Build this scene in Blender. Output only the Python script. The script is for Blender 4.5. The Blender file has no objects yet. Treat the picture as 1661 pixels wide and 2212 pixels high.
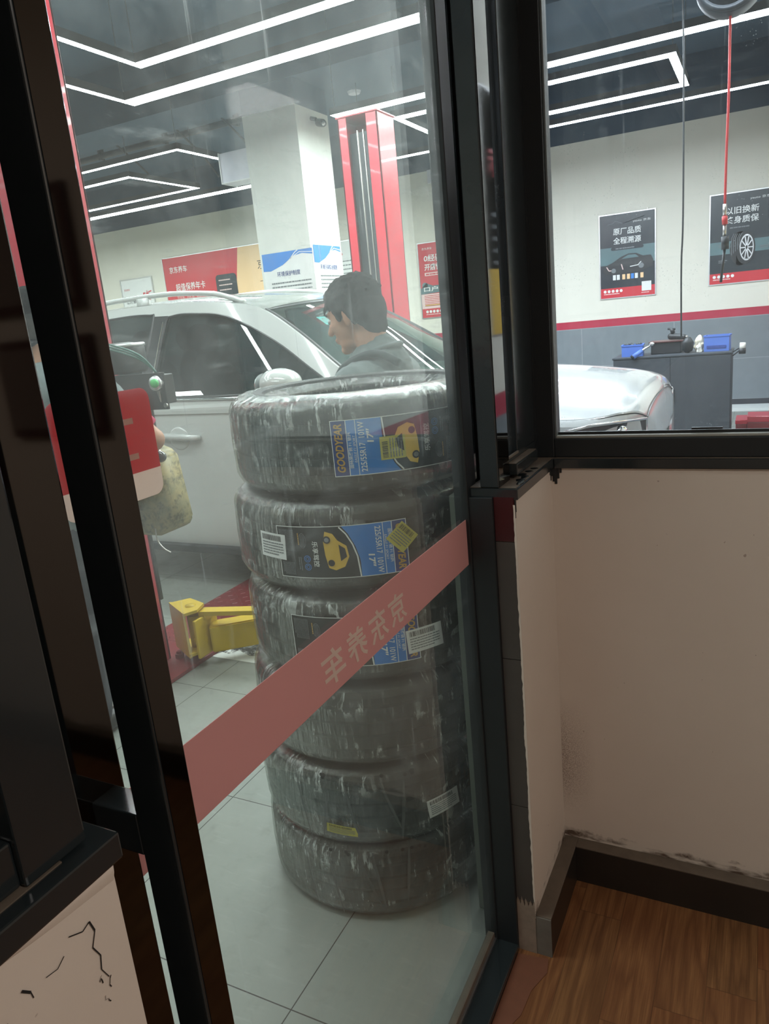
import bpy, bmesh, math, random
import numpy as np
from mathutils import Vector, Matrix, noise
random.seed(7)
C = bpy.context.scene.collection
PI = math.pi
sc = bpy.context.scene

# ------------------------------------------------------------------ camera
def cam_axes(yaw, pitch, roll):
    f = Vector((-math.sin(yaw)*math.cos(pitch), math.cos(yaw)*math.cos(pitch), -math.sin(pitch)))
    r0 = Vector((math.cos(yaw), math.sin(yaw), 0)); u0 = r0.cross(f)
    r = math.cos(roll)*r0 + math.sin(roll)*u0; u = -math.sin(roll)*r0 + math.cos(roll)*u0
    return r, u, f
cd = bpy.data.cameras.new('camera'); cam = bpy.data.objects.new('camera', cd); C.objects.link(cam)
r_, u_, f_ = cam_axes(math.radians(27.76), math.radians(14.7), math.radians(-5.58))
M = Matrix((r_, u_, -f_)).transposed().to_4x4(); M.translation = (0, 0, 1.56)
cam.matrix_world = M
cd.sensor_fit = 'VERTICAL'; cd.sensor_height = 24; cd.sensor_width = 24
cd.lens = 1596.8/2212*24; cd.clip_start = .02; cd.clip_end = 60
sc.camera = cam
# ------------------------------------------------------------------ world, view
w = bpy.data.worlds.new('world'); sc.world = w; w.use_nodes = True
w.node_tree.nodes['Background'].inputs[0].default_value = (.5, .6, .7, 1)
w.node_tree.nodes['Background'].inputs[1].default_value = .02
sc.view_settings.view_transform = 'Standard'; sc.view_settings.look = 'None'
sc.view_settings.gamma = 1; sc.view_settings.use_curve_mapping = False
sc.view_settings.exposure = 1.0
LED = 31.0        # brightness of the garage light bars
OFFICE = 12      # watts of the office lamp behind the camera

# ------------------------------------------------------------------ materials
def nodes(name):
    m = bpy.data.materials.new(name); m.use_nodes = True
    nt = m.node_tree; nt.nodes.clear(); return m, nt
def N(nt, t, **k):
    n = nt.nodes.new(t)
    for a, v in k.items():
        if a in n.inputs.keys() if hasattr(n.inputs, 'keys') else False: n.inputs[a].default_value = v
        else:
            try: setattr(n, a, v)
            except Exception: pass
    return n
def mth(nt, op, a, b=None, c=None):
    n = nt.nodes.new('ShaderNodeMath'); n.operation = op
    for i, v in enumerate((a, b, c)):
        if v is None: continue
        if isinstance(v, (int, float)): n.inputs[i].default_value = v
        else: nt.links.new(v, n.inputs[i])
    return n.outputs[0]
def mixc(nt, fac, a, b):
    n = nt.nodes.new('ShaderNodeMix'); n.data_type = 'RGBA'
    for s, v in ((n.inputs[0], fac), (n.inputs[6], a), (n.inputs[7], b)):
        if isinstance(v, (tuple, list)): s.default_value = (*v[:3], 1)
        elif isinstance(v, (int, float)): s.default_value = v
        else: nt.links.new(v, s)
    return n.outputs[2]
def coord(nt, kind='Object', scale=(1, 1, 1), rot=(0, 0, 0)):
    t = nt.nodes.new('ShaderNodeTexCoord'); mp = nt.nodes.new('ShaderNodeMapping')
    mp.inputs['Scale'].default_value = scale; mp.inputs['Rotation'].default_value = rot
    nt.links.new(t.outputs[kind], mp.inputs[0]); return mp.outputs[0]
def noisef(nt, vec, scale=5, detail=4, rough=.6):
    n = nt.nodes.new('ShaderNodeTexNoise'); n.inputs['Scale'].default_value = scale
    n.inputs['Detail'].default_value = detail; n.inputs['Roughness'].default_value = rough
    nt.links.new(vec, n.inputs['Vector']); return n.outputs['Fac']
def ramp(nt, fac, lo, hi):
    n = nt.nodes.new('ShaderNodeMapRange'); n.inputs[1].default_value = lo; n.inputs[2].default_value = hi
    nt.links.new(fac, n.inputs[0]); return n.outputs[0]
def out(nt, sh):
    o = nt.nodes.new('ShaderNodeOutputMaterial'); nt.links.new(sh, o.inputs[0])
def prin(nt, col, rough=.5, metal=0, spec=.5, coat=0, bump=None, bstr=.2, bdist=.002):
    p = nt.nodes.new('ShaderNodeBsdfPrincipled')
    for s, v in (('Base Color', col), ('Roughness', rough), ('Metallic', metal), ('Specular IOR Level', spec), ('Coat Weight', coat)):
        if isinstance(v, (tuple, list)): p.inputs[s].default_value = (*v[:3], 1)
        elif isinstance(v, (int, float)): p.inputs[s].default_value = v
        else: nt.links.new(v, p.inputs[s])
    p.inputs['Coat Roughness'].default_value = .04
    if bump is not None:
        b = nt.nodes.new('ShaderNodeBump'); b.inputs['Strength'].default_value = bstr; b.inputs['Distance'].default_value = bdist
        nt.links.new(bump, b.inputs['Height']); nt.links.new(b.outputs[0], p.inputs['Normal'])
    return p.outputs[0]
def simple(name, col, rough=.5, metal=0, spec=.5, coat=0, var=.12, scale=8, bstr=.05):
    """plain procedural: colour with soft wear noise"""
    m, nt = nodes(name); v = coord(nt); n = noisef(nt, v, scale)
    d = tuple(c*(1-var) for c in col); l = tuple(min(1, c*(1+var)) for c in col)
    out(nt, prin(nt, mixc(nt, n, d, l), rough, metal, spec, coat, n, bstr)); return m

def S(r, g, b):  # sRGB 0-255 to linear
    f = lambda c: (c/255/12.92 if c/255 < .04045 else ((c/255+.055)/1.055)**2.4)
    return (f(r), f(g), f(b))

def wall_paint(name, col, dirt=(.12, .1, .08)):
    m, nt = nodes(name); v = coord(nt)
    n = noisef(nt, v, 2.2, 5); g = noisef(nt, v, 60, 2)
    c = mixc(nt, ramp(nt, n, .3, .75), tuple(x*.9 for x in col), col)
    # little dark specks and grime low down by the floor
    s = noisef(nt, v, 170, 2, .5); spk = ramp(nt, s, .74, .79)
    c = mixc(nt, mth(nt, 'MULTIPLY', spk, .6), c, dirt)
    out(nt, prin(nt, c, .75, 0, .3, 0, g, .15, .001)); return m
def pink_wall(name):
    m, nt = nodes(name); t = nt.nodes.new('ShaderNodeTexCoord'); v = t.outputs['Object']
    sp = nt.nodes.new('ShaderNodeSeparateXYZ'); nt.links.new(v, sp.inputs[0])
    n = noisef(nt, v, 3, 5); g = noisef(nt, v, 45, 3); rag = noisef(nt, v, 22, 6, .7)
    col = mixc(nt, n, S(204, 191, 178), S(216, 204, 192))
    # chipped grey strip just above the skirting
    z = mth(nt, 'ADD', sp.outputs[2], mth(nt, 'MULTIPLY', mth(nt, 'SUBTRACT', rag, .5), .09))
    chip = ramp(nt, z, .140, .118)
    streak = ramp(nt, noisef(nt, coord(nt, 'Object', (1, 1, 4)), 10, 3), .45, .6)
    col = mixc(nt, mth(nt, 'MULTIPLY', chip, streak), col, S(95, 78, 66))
    # rust-brown spray in the corner by the stub
    dx = mth(nt, 'ADD', sp.outputs[0], .455); 
    near = mth(nt, 'MULTIPLY', ramp(nt, dx, .09, .0), mth(nt, 'GREATER_THAN', sp.outputs[1], 1.758)); hz = mth(nt, 'MULTIPLY', ramp(nt, sp.outputs[2], .18, .30), ramp(nt, sp.outputs[2], .55, .38))
    spk = ramp(nt, noisef(nt, v, 420, 2, .5), .38, .66)
    col = mixc(nt, mth(nt, 'MULTIPLY', mth(nt, 'MULTIPLY', near, hz), mth(nt, 'MULTIPLY', spk, .8)), col, S(96, 66, 52))
    sp2 = ramp(nt, noisef(nt, v, 70, 1, .4), .80, .82)
    col = mixc(nt, mth(nt, 'MULTIPLY', sp2, .5), col, S(110, 75, 60))
    out(nt, prin(nt, col, .7, 0, .3, 0, g, .2, .0015)); return m
def garage_wall(name, stripe_lo=1.15, stripe_hi=1.25, top=3.52):
    """cream above, red stripe, grey tile dado, dark skirting, dark paint over the top: bands by height"""
    m, nt = nodes(name); t = nt.nodes.new('ShaderNodeTexCoord'); v = t.outputs['Object']
    sp = nt.nodes.new('ShaderNodeSeparateXYZ'); nt.links.new(v, sp.inputs[0]); z = sp.outputs[2]
    n = noisef(nt, v, 1.3, 5); n2 = noisef(nt, v, 7, 4)
    cream = mixc(nt, n, (.74, .71, .61), (.80, .78, .69)); red = mixc(nt, n2, S(170, 42, 66), S(186, 55, 78))
    grey = mixc(nt, n2, S(112, 120, 124), S(134, 141, 146))
    jz = mth(nt, 'LESS_THAN', mth(nt, 'PINGPONG', mth(nt, 'ADD', z, -.105), .26), .004)
    hx = mth(nt, 'ADD', sp.outputs[0], sp.outputs[1])
    jx = mth(nt, 'LESS_THAN', mth(nt, 'PINGPONG', hx, .6), .004)
    grey = mixc(nt, mth(nt, 'MULTIPLY', mth(nt, 'MAXIMUM', jz, jx), .6), grey, S(170, 172, 172))
    c = mixc(nt, mth(nt, 'GREATER_THAN', z, stripe_lo), grey, red)
    c = mixc(nt, mth(nt, 'GREATER_THAN', z, stripe_hi), c, cream)
    c = mixc(nt, mth(nt, 'GREATER_THAN', z, top), c, S(58, 76, 94))
    c = mixc(nt, mth(nt, 'LESS_THAN', z, .105), c, S(58, 60, 66))
    out(nt, prin(nt, c, .6, 0, .3, 0, n2, .1)); return m
def tile_floor(name):
    m, nt = nodes(name); t = nt.nodes.new('ShaderNodeTexCoord'); v = t.outputs['Object']
    sp = nt.nodes.new('ShaderNodeSeparateXYZ'); nt.links.new(v, sp.inputs[0])
    def joint(s, off, per, w):
        return mth(nt, 'LESS_THAN', mth(nt, 'PINGPONG', mth(nt, 'ADD', s, off), per/2), w)
    j = mth(nt, 'MAXIMUM', joint(sp.outputs[0], .95, .65, .0016), joint(sp.outputs[1], -1.085, .62, .0016))
    n = noisef(nt, v, 1.6, 6, .65); n2 = noisef(nt, v, 14, 5, .7); scr = noisef(nt, coord(nt, 'Object', (3, 22, 1), (0, 0, .5)), 3, 6, .7)
    c = mixc(nt, n, S(120, 124, 118), S(152, 155, 147)); c = mixc(nt, mth(nt, 'MULTIPLY', ramp(nt, n2, .55, .8), .35), c, S(92, 92, 86))
    c = mixc(nt, mth(nt, 'MULTIPLY', ramp(nt, scr, .55, .8), .3), c, S(180, 182, 176))
    c = mixc(nt, j, c, S(48, 48, 46))
    out(nt, prin(nt, c, ramp(nt, n2, -.3, 1.6), 0, .4, 0, mth(nt, 'SUBTRACT', n2, j), .08)); return m
def wood_floor(name):
    m, nt = nodes(name); t = nt.nodes.new('ShaderNodeTexCoord'); v = t.outputs['Object']
    sp = nt.nodes.new('ShaderNodeSeparateXYZ'); nt.links.new(v, sp.inputs[0])
    # planks run along Y, 0.095 wide, staggered ends
    px = mth(nt, 'DIVIDE', mth(nt, 'ADD', sp.outputs[0], 3.012), .105); idx = mth(nt, 'FLOOR', px)
    wn = nt.nodes.new('ShaderNodeTexWhiteNoise'); wn.noise_dimensions = '1D'; nt.links.new(idx, wn.inputs['W'])
    yy = mth(nt, 'ADD', mth(nt, 'DIVIDE', sp.outputs[1], .62), mth(nt, 'MULTIPLY', wn.outputs[0], 3)); idy = mth(nt, 'FLOOR', yy)
    wn2 = nt.nodes.new('ShaderNodeTexWhiteNoise'); wn2.noise_dimensions = '2D'
    cb = nt.nodes.new('ShaderNodeCombineXYZ'); nt.links.new(idx, cb.inputs[0]); nt.links.new(idy, cb.inputs[1]); nt.links.new(cb.outputs[0], wn2.inputs['Vector'])
    # offset the grain per plank
    cv = nt.nodes.new('ShaderNodeCombineXYZ')
    nt.links.new(mth(nt, 'ADD', mth(nt, 'MULTIPLY', sp.outputs[0], 16), mth(nt, 'MULTIPLY', wn2.outputs[0], 30)), cv.inputs[0])
    nt.links.new(mth(nt, 'MULTIPLY', sp.outputs[1], 1.5), cv.inputs[1]); nt.links.new(mth(nt, 'MULTIPLY', wn2.outputs[0], 9), cv.inputs[2])
    base = noisef(nt, cv.outputs[0], 1.0, 2, .5)
    rings = mth(nt, 'PINGPONG', mth(nt, 'MULTIPLY', base, 7), .5)
    fine = noisef(nt, coord(nt, 'Object', (260, 6, 1)), 1, 4, .7)
    c = mixc(nt, ramp(nt, rings, 0, .5), S(104, 72, 44), S(142, 102, 64))
    c = mixc(nt, mth(nt, 'MULTIPLY', ramp(nt, fine, .35, .65), .6), c, S(76, 48, 28))
    c = mixc(nt, mth(nt, 'MULTIPLY', wn2.outputs[0], .35), c, S(128, 70, 42))
    e = mth(nt, 'LESS_THAN', mth(nt, 'PINGPONG', px, .5), .012); e2 = mth(nt, 'LESS_THAN', mth(nt, 'PINGPONG', yy, .5), .002)
    c = mixc(nt, mth(nt, 'MULTIPLY', mth(nt, 'MAXIMUM', e, e2), .4), c, S(60, 36, 22))
    out(nt, prin(nt, c, .42, 0, .4, 0, fine, .08, .001)); return m
def fres(nt, ior, normal=None):
    """same mirror share whichever side of the sheet is looked at"""
    fr = nt.nodes.new('ShaderNodeFresnel'); ge = nt.nodes.new('ShaderNodeNewGeometry')
    v = mth(nt, 'MULTIPLY_ADD', ge.outputs['Backfacing'], 1/ior-ior, ior); nt.links.new(v, fr.inputs[0])
    if normal is not None: nt.links.new(normal, fr.inputs['Normal'])
    return fr.outputs[0]
def glass(name, tint, haze=.05, streak=.25, gl=1.0, drops=0, kind='door', ior=1.5):
    """thin pane: see-through plus mirror by Fresnel, plus a film of wiped dirt"""
    m, nt = nodes(name); v = coord(nt)
    tr = nt.nodes.new('ShaderNodeBsdfTransparent'); tr.inputs[0].default_value = (*tint, 1)
    g = nt.nodes.new('ShaderNodeBsdfGlossy'); g.inputs['Roughness'].default_value = 0.0
    fac = mth(nt, 'MINIMUM', mth(nt, 'MULTIPLY', fres(nt, ior), gl), 1.0)
    mx = nt.nodes.new('ShaderNodeMixShader'); nt.links.new(fac, mx.inputs[0]); nt.links.new(tr.outputs[0], mx.inputs[1]); nt.links.new(g.outputs[0], mx.inputs[2])
    d = nt.nodes.new('ShaderNodeBsdfDiffuse'); d.inputs[0].default_value = (.80, .86, .86, 1)
    tl = nt.nodes.new('ShaderNodeBsdfTranslucent'); tl.inputs[0].default_value = (.80, .88, .88, 1)
    dm = nt.nodes.new('ShaderNodeMixShader'); dm.inputs[0].default_value = .6
    nt.links.new(d.outputs[0], dm.inputs[1]); nt.links.new(tl.outputs[0], dm.inputs[2])
    cloud = noisef(nt, v, 3.2, 6, .7)
    wipe = noisef(nt, coord(nt, 'Object', (1, 2.5, 12), (.6, 0, 0)), 4, 5, .75)
    drip = noisef(nt, coord(nt, 'Object', (26, 26, 1.4)), 2, 3, .6)
    f = mth(nt, 'ADD', mth(nt, 'MULTIPLY', ramp(nt, cloud, .45, .85), streak*.5), mth(nt, 'MULTIPLY', ramp(nt, wipe, .58, .85), streak*.6))
    f = mth(nt, 'ADD', f, mth(nt, 'MULTIPLY', ramp(nt, drip, .66, .76), streak*.8))
    t2 = nt.nodes.new('ShaderNodeTexCoord'); s2 = nt.nodes.new('ShaderNodeSeparateXYZ'); nt.links.new(t2.outputs['Object'], s2.inputs[0])
    if kind == 'door':   # wiped lower down, dirt mostly at head height and above
        hgt = nt.nodes.new('ShaderNodeMapRange'); hgt.inputs[1].default_value = 1.15; hgt.inputs[2].default_value = 1.75
        hgt.inputs[3].default_value = .25; hgt.inputs[4].default_value = 1.25
        nt.links.new(s2.outputs[2], hgt.inputs[0]); hh = hgt.outputs[0]
        f = mth(nt, 'MULTIPLY', mth(nt, 'ADD', f, haze), hh)
    else:
        f = mth(nt, 'ADD', f, haze)
    if drops:
        vo = nt.nodes.new('ShaderNodeTexVoronoi'); vo.inputs['Scale'].default_value = 150; nt.links.new(v, vo.inputs['Vector'])
        dr = ramp(nt, vo.outputs['Distance'], .16, .10); msk = ramp(nt, noisef(nt, v, 12, 3), .5, .62)
        f = mth(nt, 'ADD', f, mth(nt, 'MULTIPLY', mth(nt, 'MULTIPLY', dr, msk), drops))
    f = mth(nt, 'MINIMUM', f, .85)
    m2 = nt.nodes.new('ShaderNodeMixShader'); nt.links.new(f, m2.inputs[0]); nt.links.new(mx.outputs[0], m2.inputs[1]); nt.links.new(dm.outputs[0], m2.inputs[2])
    out(nt, m2.outputs[0]); return m
def emis(name, col, s):
    m, nt = nodes(name); e = nt.nodes.new('ShaderNodeEmission'); e.inputs[0].default_value = (*col, 1); e.inputs[1].default_value = s
    out(nt, e.outputs[0]); return m
def film(name, col, trans=.5):
    m, nt = nodes(name); v = coord(nt); n = noisef(nt, v, 6)
    c = mixc(nt, n, tuple(x*.95 for x in col), col)
    d = nt.nodes.new('ShaderNodeBsdfDiffuse'); tl = nt.nodes.new('ShaderNodeBsdfTranslucent')
    nt.links.new(c, d.inputs[0]); nt.links.new(c, tl.inputs[0])
    mx = nt.nodes.new('ShaderNodeMixShader'); mx.inputs[0].default_value = trans
    nt.links.new(d.outputs[0], mx.inputs[1]); nt.links.new(tl.outputs[0], mx.inputs[2]); out(nt, mx.outputs[0]); return m
def wrap_mat(name):
    """crinkled clear stretch wrap over rubber; UV: u around, v over the profile"""
    m, nt = nodes(name)
    t = nt.nodes.new('ShaderNodeTexCoord')
    mp = nt.nodes.new('ShaderNodeMapping'); mp.inputs['Scale'].default_value = (95, 3.2, 1); nt.links.new(t.outputs['UV'], mp.inputs[0])
    mp2 = nt.nodes.new('ShaderNodeMapping'); mp2.inputs['Scale'].default_value = (60, 7, 1); mp2.inputs['Rotation'].default_value = (0, 0, .25); nt.links.new(t.outputs['UV'], mp2.inputs[0])
    oi = nt.nodes.new('ShaderNodeObjectInfo')
    a = nt.nodes.new('ShaderNodeTexNoise'); a.noise_dimensions = '4D'; a.inputs['Scale'].default_value = 1.6; a.inputs['Detail'].default_value = 6; a.inputs['Roughness'].default_value = .75
    nt.links.new(mp.outputs[0], a.inputs['Vector']); nt.links.new(mth(nt, 'MULTIPLY', oi.outputs['Random'], 40), a.inputs['W'])
    b = nt.nodes.new('ShaderNodeTexNoise'); b.noise_dimensions = '4D'; b.inputs['Scale'].default_value = 1.0; b.inputs['Detail'].default_value = 5; b.inputs['Distortion'].default_value = 1.2
    nt.links.new(mp2.outputs[0], b.inputs['Vector']); nt.links.new(mth(nt, 'MULTIPLY', oi.outputs['Random'], 17), b.inputs['W'])
    big = noisef(nt, t.outputs['UV'], 9, 4)
    h = mth(nt, 'ADD', mth(nt, 'MULTIPLY', a.outputs['Fac'], 1.0), mth(nt, 'MULTIPLY', b.outputs['Fac'], .9))
    bp = nt.nodes.new('ShaderNodeBump'); bp.inputs['Strength'].default_value = .9; bp.inputs['Distance'].default_value = .010; nt.links.new(h, bp.inputs['Height'])
    tr = nt.nodes.new('ShaderNodeBsdfTransparent'); tr.inputs[0].default_value = (.90, .92, .90, 1)
    g = nt.nodes.new('ShaderNodeBsdfGlossy'); g.inputs['Roughness'].default_value = .09; g.inputs['Color'].default_value = (.95, .97, .95, 1); nt.links.new(bp.outputs[0], g.inputs['Normal'])
    d = nt.nodes.new('ShaderNodeBsdfDiffuse'); d.inputs[0].default_value = (.74, .77, .74, 1); nt.links.new(bp.outputs[0], d.inputs['Normal'])
    st = mth(nt, 'ADD', mth(nt, 'MULTIPLY', ramp(nt, a.outputs['Fac'], .55, .61), .62), mth(nt, 'MULTIPLY', ramp(nt, b.outputs['Fac'], .57, .62), .5))  # pale diffuse streaks paint bright highlights along the wrap creases
    st = mth(nt, 'ADD', mth(nt, 'MULTIPLY', st, ramp(nt, big, .40, .60)), .004)
    lw = fres(nt, 1.5, bp.outputs[0])
    m1 = nt.nodes.new('ShaderNodeMixShader'); nt.links.new(mth(nt, 'MINIMUM', mth(nt, 'ADD', mth(nt, 'MULTIPLY', lw, 1.6), .05), 1.0), m1.inputs[0]); nt.links.new(tr.outputs[0], m1.inputs[1]); nt.links.new(g.outputs[0], m1.inputs[2])
    m2 = nt.nodes.new('ShaderNodeMixShader'); nt.links.new(st, m2.inputs[0]); nt.links.new(m1.outputs[0], m2.inputs[1]); nt.links.new(d.outputs[0], m2.inputs[2])
    out(nt, m2.outputs[0]); return m

MT = dict(
 cream=wall_paint('cream_paint', (.82, .80, .70)), column=wall_paint('column_paint', (.76, .77, .72)),
 pink=pink_wall('pink_plaster'), gwall=garage_wall('garage_wall_paint'), gwall2=garage_wall('side_wall_paint', 1.0, 1.12), ftile=tile_floor('grey_floor_tile'), wood=wood_floor('wood_laminate'),
 ceil=simple('dark_ceiling_paint', S(74, 94, 112), .9, var=.3, scale=1.5), black=simple('black_gloss_aluminium', (.016, .021, .023), .16, 0, .6, .3, .3, 3, .01),
 blackm=simple('black_matt_metal', (.012, .015, .017), .45, 0, .5, 0, .3, 5), mirror=simple('polished_dark_strip', (.30, .31, .29), .03, 1, .5, 0, .05, 2, 0),
 stile=simple('polished_black_stile', (.085, .080, .075), .05, 1, .5, 0, .05, 2, 0), dust=simple('dusty_ledge', S(96, 84, 72), .8, var=.3, scale=30),
 skirt=simple('black_skirting', (.022, .018, .015), .35, var=.3), skirt2=simple('grey_skirting_end', S(104, 98, 90), .7, var=.3, scale=25),
 darkred=simple('dark_red_tile', S(62, 18, 22), .3, var=.15), darkgrey=simple('dark_grey_tile', S(72, 66, 62), .35, var=.2), plaster=simple('bare_grey_plaster', S(135, 118, 104), .85, var=.4, scale=30),
 bead=simple('grey_glazing_bead', S(92, 98, 98), .5, var=.2), beadl=simple('pale_glazing_bead', S(150, 150, 142), .5, var=.2), jamb=simple('grey_jamb', S(120, 126, 116), .7, var=.2), led=emis('light_bar_diffuser', (.93, .97, 1.0), LED), ledhouse=simple('light_bar_housing', (.05, .055, .06), .5),
 red=simple('lift_red_paint', S(188, 40, 58), .3, var=.1, coat=.3), dred=simple('checker_plate_red', S(128, 34, 40), .4, var=.3, scale=20),
 dark=simple('dark_grey_metal', S(52, 58, 64), .5, var=.2), yellow=simple('lift_yellow_paint', S(205, 172, 40), .4, var=.12, coat=.2), steel=simple('worn_steel', (.55, .53, .5), .35, 1, var=.2),
 carpaint=simple('white_car_paint', (.53, .55, .53), .22, 0, .5, .8, .01, 2, 0), chrome=simple('chrome_trim', (.75, .77, .78), .12, 1, var=.03), cardark=simple('black_car_trim', (.02, .022, .024), .35),
 carglass=glass('car_glass', (.30, .36, .37), .03, .06, 1.2, kind='car'), screen=glass('windscreen_glass', (.62, .74, .70), .03, .04, 1.1, kind='car'),
 seat=simple('dark_seat_fabric', (.045, .035, .04), .8, var=.3), rubber=simple('tyre_rubber', (.018, .019, .019), .6, var=.2), wrap=wrap_mat('stretch_wrap'),
 doorglass=glass('door_glass', (.93, .98, .95), .045, .36, 1.05, kind='door'), winglass=glass('window_glass', (.86, .90, .93), .02, .09, 1.0, drops=.25, kind='win'),
 band=film('pink_door_film', (.70, .40, .38), .45), bandtxt=film('pale_film_letters', (.85, .78, .68), .45), redfilm=film('red_sticker_film', (.52, .02, .03), .35), palefilm=film('pale_sticker_film', (.78, .55, .48), .4),
 cartyre=simple('car_tyre_rubber', (.02, .02, .02), .7), rim=simple('alloy_rim', (.6, .61, .62), .25, 1), frosted=simple('white_box_panel', (.70, .70, .78), .5),
 skin=simple('skin', S(190, 140, 112), .55, var=.06, scale=12), hair=simple('black_hair', (.010, .010, .010), .95, 0, .12, 0, .3, 90, .6), shirt=simple('grey_shirt', S(108, 118, 118), .85, var=.1, scale=30, bstr=.2),
 shirtd=simple('dark_shirt_piping', S(48, 56, 58), .8), shirtp=simple('pink_cuff', S(205, 60, 100), .8), trousers=simple('dark_trousers', (.03, .035, .05), .85), shoe=simple('black_shoe', (.02, .02, .02), .4),
 lip=simple('lips', S(165, 105, 90), .5), ink=simple('eye_dark', (.02, .015, .01), .3), eyew=simple('eye_white', (.7, .7, .68), .3),
 tank=None, blue=simple('blue_plastic_bin', S(78, 112, 188), .5), cabinet=simple('dark_grey_cabinet', S(52, 58, 64), .55, var=.25, scale=30), cloth=simple('beige_cloth', S(200, 192, 168), .9), clothw=simple('white_cloth', S(215, 215, 205), .9),
 paper=simple('white_print', (.80, .81, .80), .5, var=.03), pblue=simple('print_blue', S(52, 132, 215), .5, var=.15, scale=14), pblued=simple('print_dark_blue', S(44, 66, 132), .5), pred=simple('print_red', S(205, 48, 60), .35, var=.06, scale=3),
 pdark=simple('print_dark_slate', S(50, 58, 64), .25, var=.25, scale=2.5), pteal=simple('print_teal', S(92, 120, 124), .3, var=.25, scale=4), pgrey=simple('print_grey', S(120, 125, 128), .5), ppeach=simple('print_peach', S(245, 205, 155), .45, var=.03), pblack=simple('print_black', (.02, .022, .025), .4),
 pwhite=simple('print_white_letters', (.85, .86, .84), .5, var=.02), pyellow=simple('print_yellow', S(232, 190, 70), .45), plabel=simple('label_dark_film', S(40, 46, 46), .25, var=.3, scale=20), yst=simple('yellow_sticker', S(205, 195, 90), .6, var=.05), alum=simple('aluminium_edge', (.62, .63, .64), .35, 1),
 teal=simple('teal_sticker', S(70, 190, 195), .4), green=simple('green_button', S(70, 190, 100), .4), cable=simple('green_cable', S(50, 96, 84), .5), redhose=simple('red_hose', S(205, 62, 62), .45), knob=simple('black_ball_knob', (.03, .035, .04), .15, coat=.5),
 white=simple('white_road_paint', S(222, 226, 222), .6, var=.06, scale=20), gold=simple('label_gold', S(205, 160, 70), .4), orange=simple('orange_paper', S(190, 120, 60), .6),
 frame=simple('dark_red_wood_frame', S(70, 26, 26), .3), photo=simple('dim_print', S(120, 104, 96), .5), palepink=simple('pale_print', S(235, 205, 200), .5),
)
def tankmat():
    m, nt = nodes('stained_plastic_tank'); v = coord(nt); n = noisef(nt, v, 5, 6, .7); k = noisef(nt, v, 22, 5, .75)
    t = nt.nodes.new('ShaderNodeTexCoord'); sp = nt.nodes.new('ShaderNodeSeparateXYZ'); nt.links.new(t.outputs['Object'], sp.inputs[0])
    c = mixc(nt, ramp(nt, n, .35, .65), S(118, 122, 96), S(186, 164, 108)); c = mixc(nt, mth(nt, 'MULTIPLY', ramp(nt, k, .48, .62), .75), c, S(66, 62, 46))
    out(nt, prin(nt, c, .45, 0, .4, 0, k, .1)); return m
MT['tank'] = tankmat()

# ------------------------------------------------------------------ builders
def link(name, me, m, parent=None, smooth=False):
    o = bpy.data.objects.new(name, me); C.objects.link(o)
    if m is not None:
        for mm in (m if isinstance(m, (list, tuple)) else [m]): me.materials.append(MT[mm] if isinstance(mm, str) else mm)
    if parent: o.parent = parent
    if smooth:
        for p in me.polygons: p.use_smooth = True
    return o
def obj(name, bm, m, parent=None, smooth=False):
    bmesh.ops.recalc_face_normals(bm, faces=bm.faces)
    me = bpy.data.meshes.new(name); bm.to_mesh(me); bm.free(); return link(name, me, m, parent, smooth)
def tag(o, label=None, cat=None, group=None, kind=None):
    for k, v in (('label', label), ('category', cat), ('group', group), ('kind', kind)):
        if v: o[k] = v
    return o
def thing(name, label, cat, group=None):
    o = bpy.data.objects.new(name, None); C.objects.link(o); o.empty_display_size = .1
    return tag(o, label, cat, group)
def base(o, loc):
    """move an empty to the thing's base while its parts stay where they are"""
    o.location = loc
    for c in o.children: c.location = Vector(c.location)-Vector(loc)
def BM(): return bmesh.new()
def box(bm, x0, x1, y0, y1, z0, z1, bev=0, mi=0, rot=None, piv=None):
    vs = [bm.verts.new((x, y, z)) for x in (x0, x1) for y in (y0, y1) for z in (z0, z1)]
    fs = [bm.faces.new([vs[i] for i in f]) for f in ((0, 1, 3, 2), (4, 6, 7, 5), (0, 4, 5, 1), (2, 3, 7, 6), (0, 2, 6, 4), (1, 5, 7, 3))]
    for f in fs: f.material_index = mi
    if bev:
        es = list({e for f in fs for e in f.edges})
        r = bmesh.ops.bevel(bm, geom=es, offset=bev, segments=2, affect='EDGES', profile=.5)
        vs = list({v for f in r['faces'] for v in f.verts} | {v for v in vs if v.is_valid})
        for v in vs:
            for f in v.link_faces: f.material_index = mi
    if rot is not None:
        p = Vector(piv) if piv else Vector(((x0+x1)/2, (y0+y1)/2, (z0+z1)/2))
        for v in vs: v.co = rot @ (v.co-p) + p
    return vs
def tube(bm, pts, r, seg=8, cap=True, closed=False):
    pts = [Vector(p) for p in pts]; n = len(pts); rings = []
    rs = r if isinstance(r, (list, tuple)) else [r]*n
    prev = None
    for i, p in enumerate(pts):
        a = pts[(i-1) % n] if (i or closed) else p; b = pts[(i+1) % n] if (i < n-1 or closed) else p
        t = (b-a).normalized()
        if prev is None:
            s = t.cross(Vector((0, 0, 1)));  s = s if s.length > .01 else t.cross(Vector((0, 1, 0)))
        else: s = prev - t*prev.dot(t)
        s.normalize(); prev = s; q = t.cross(s)
        rings.append([bm.verts.new(p+rs[i]*(math.cos(2*PI*k/seg)*s+math.sin(2*PI*k/seg)*q)) for k in range(seg)])
    for i in range(n if closed else n-1):
        A, B = rings[i], rings[(i+1) % n]
        for k in range(seg): bm.faces.new((A[k], A[(k+1) % seg], B[(k+1) % seg], B[k]))
    if cap and not closed: bm.faces.new(rings[0][::-1]); bm.faces.new(rings[-1])
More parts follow.
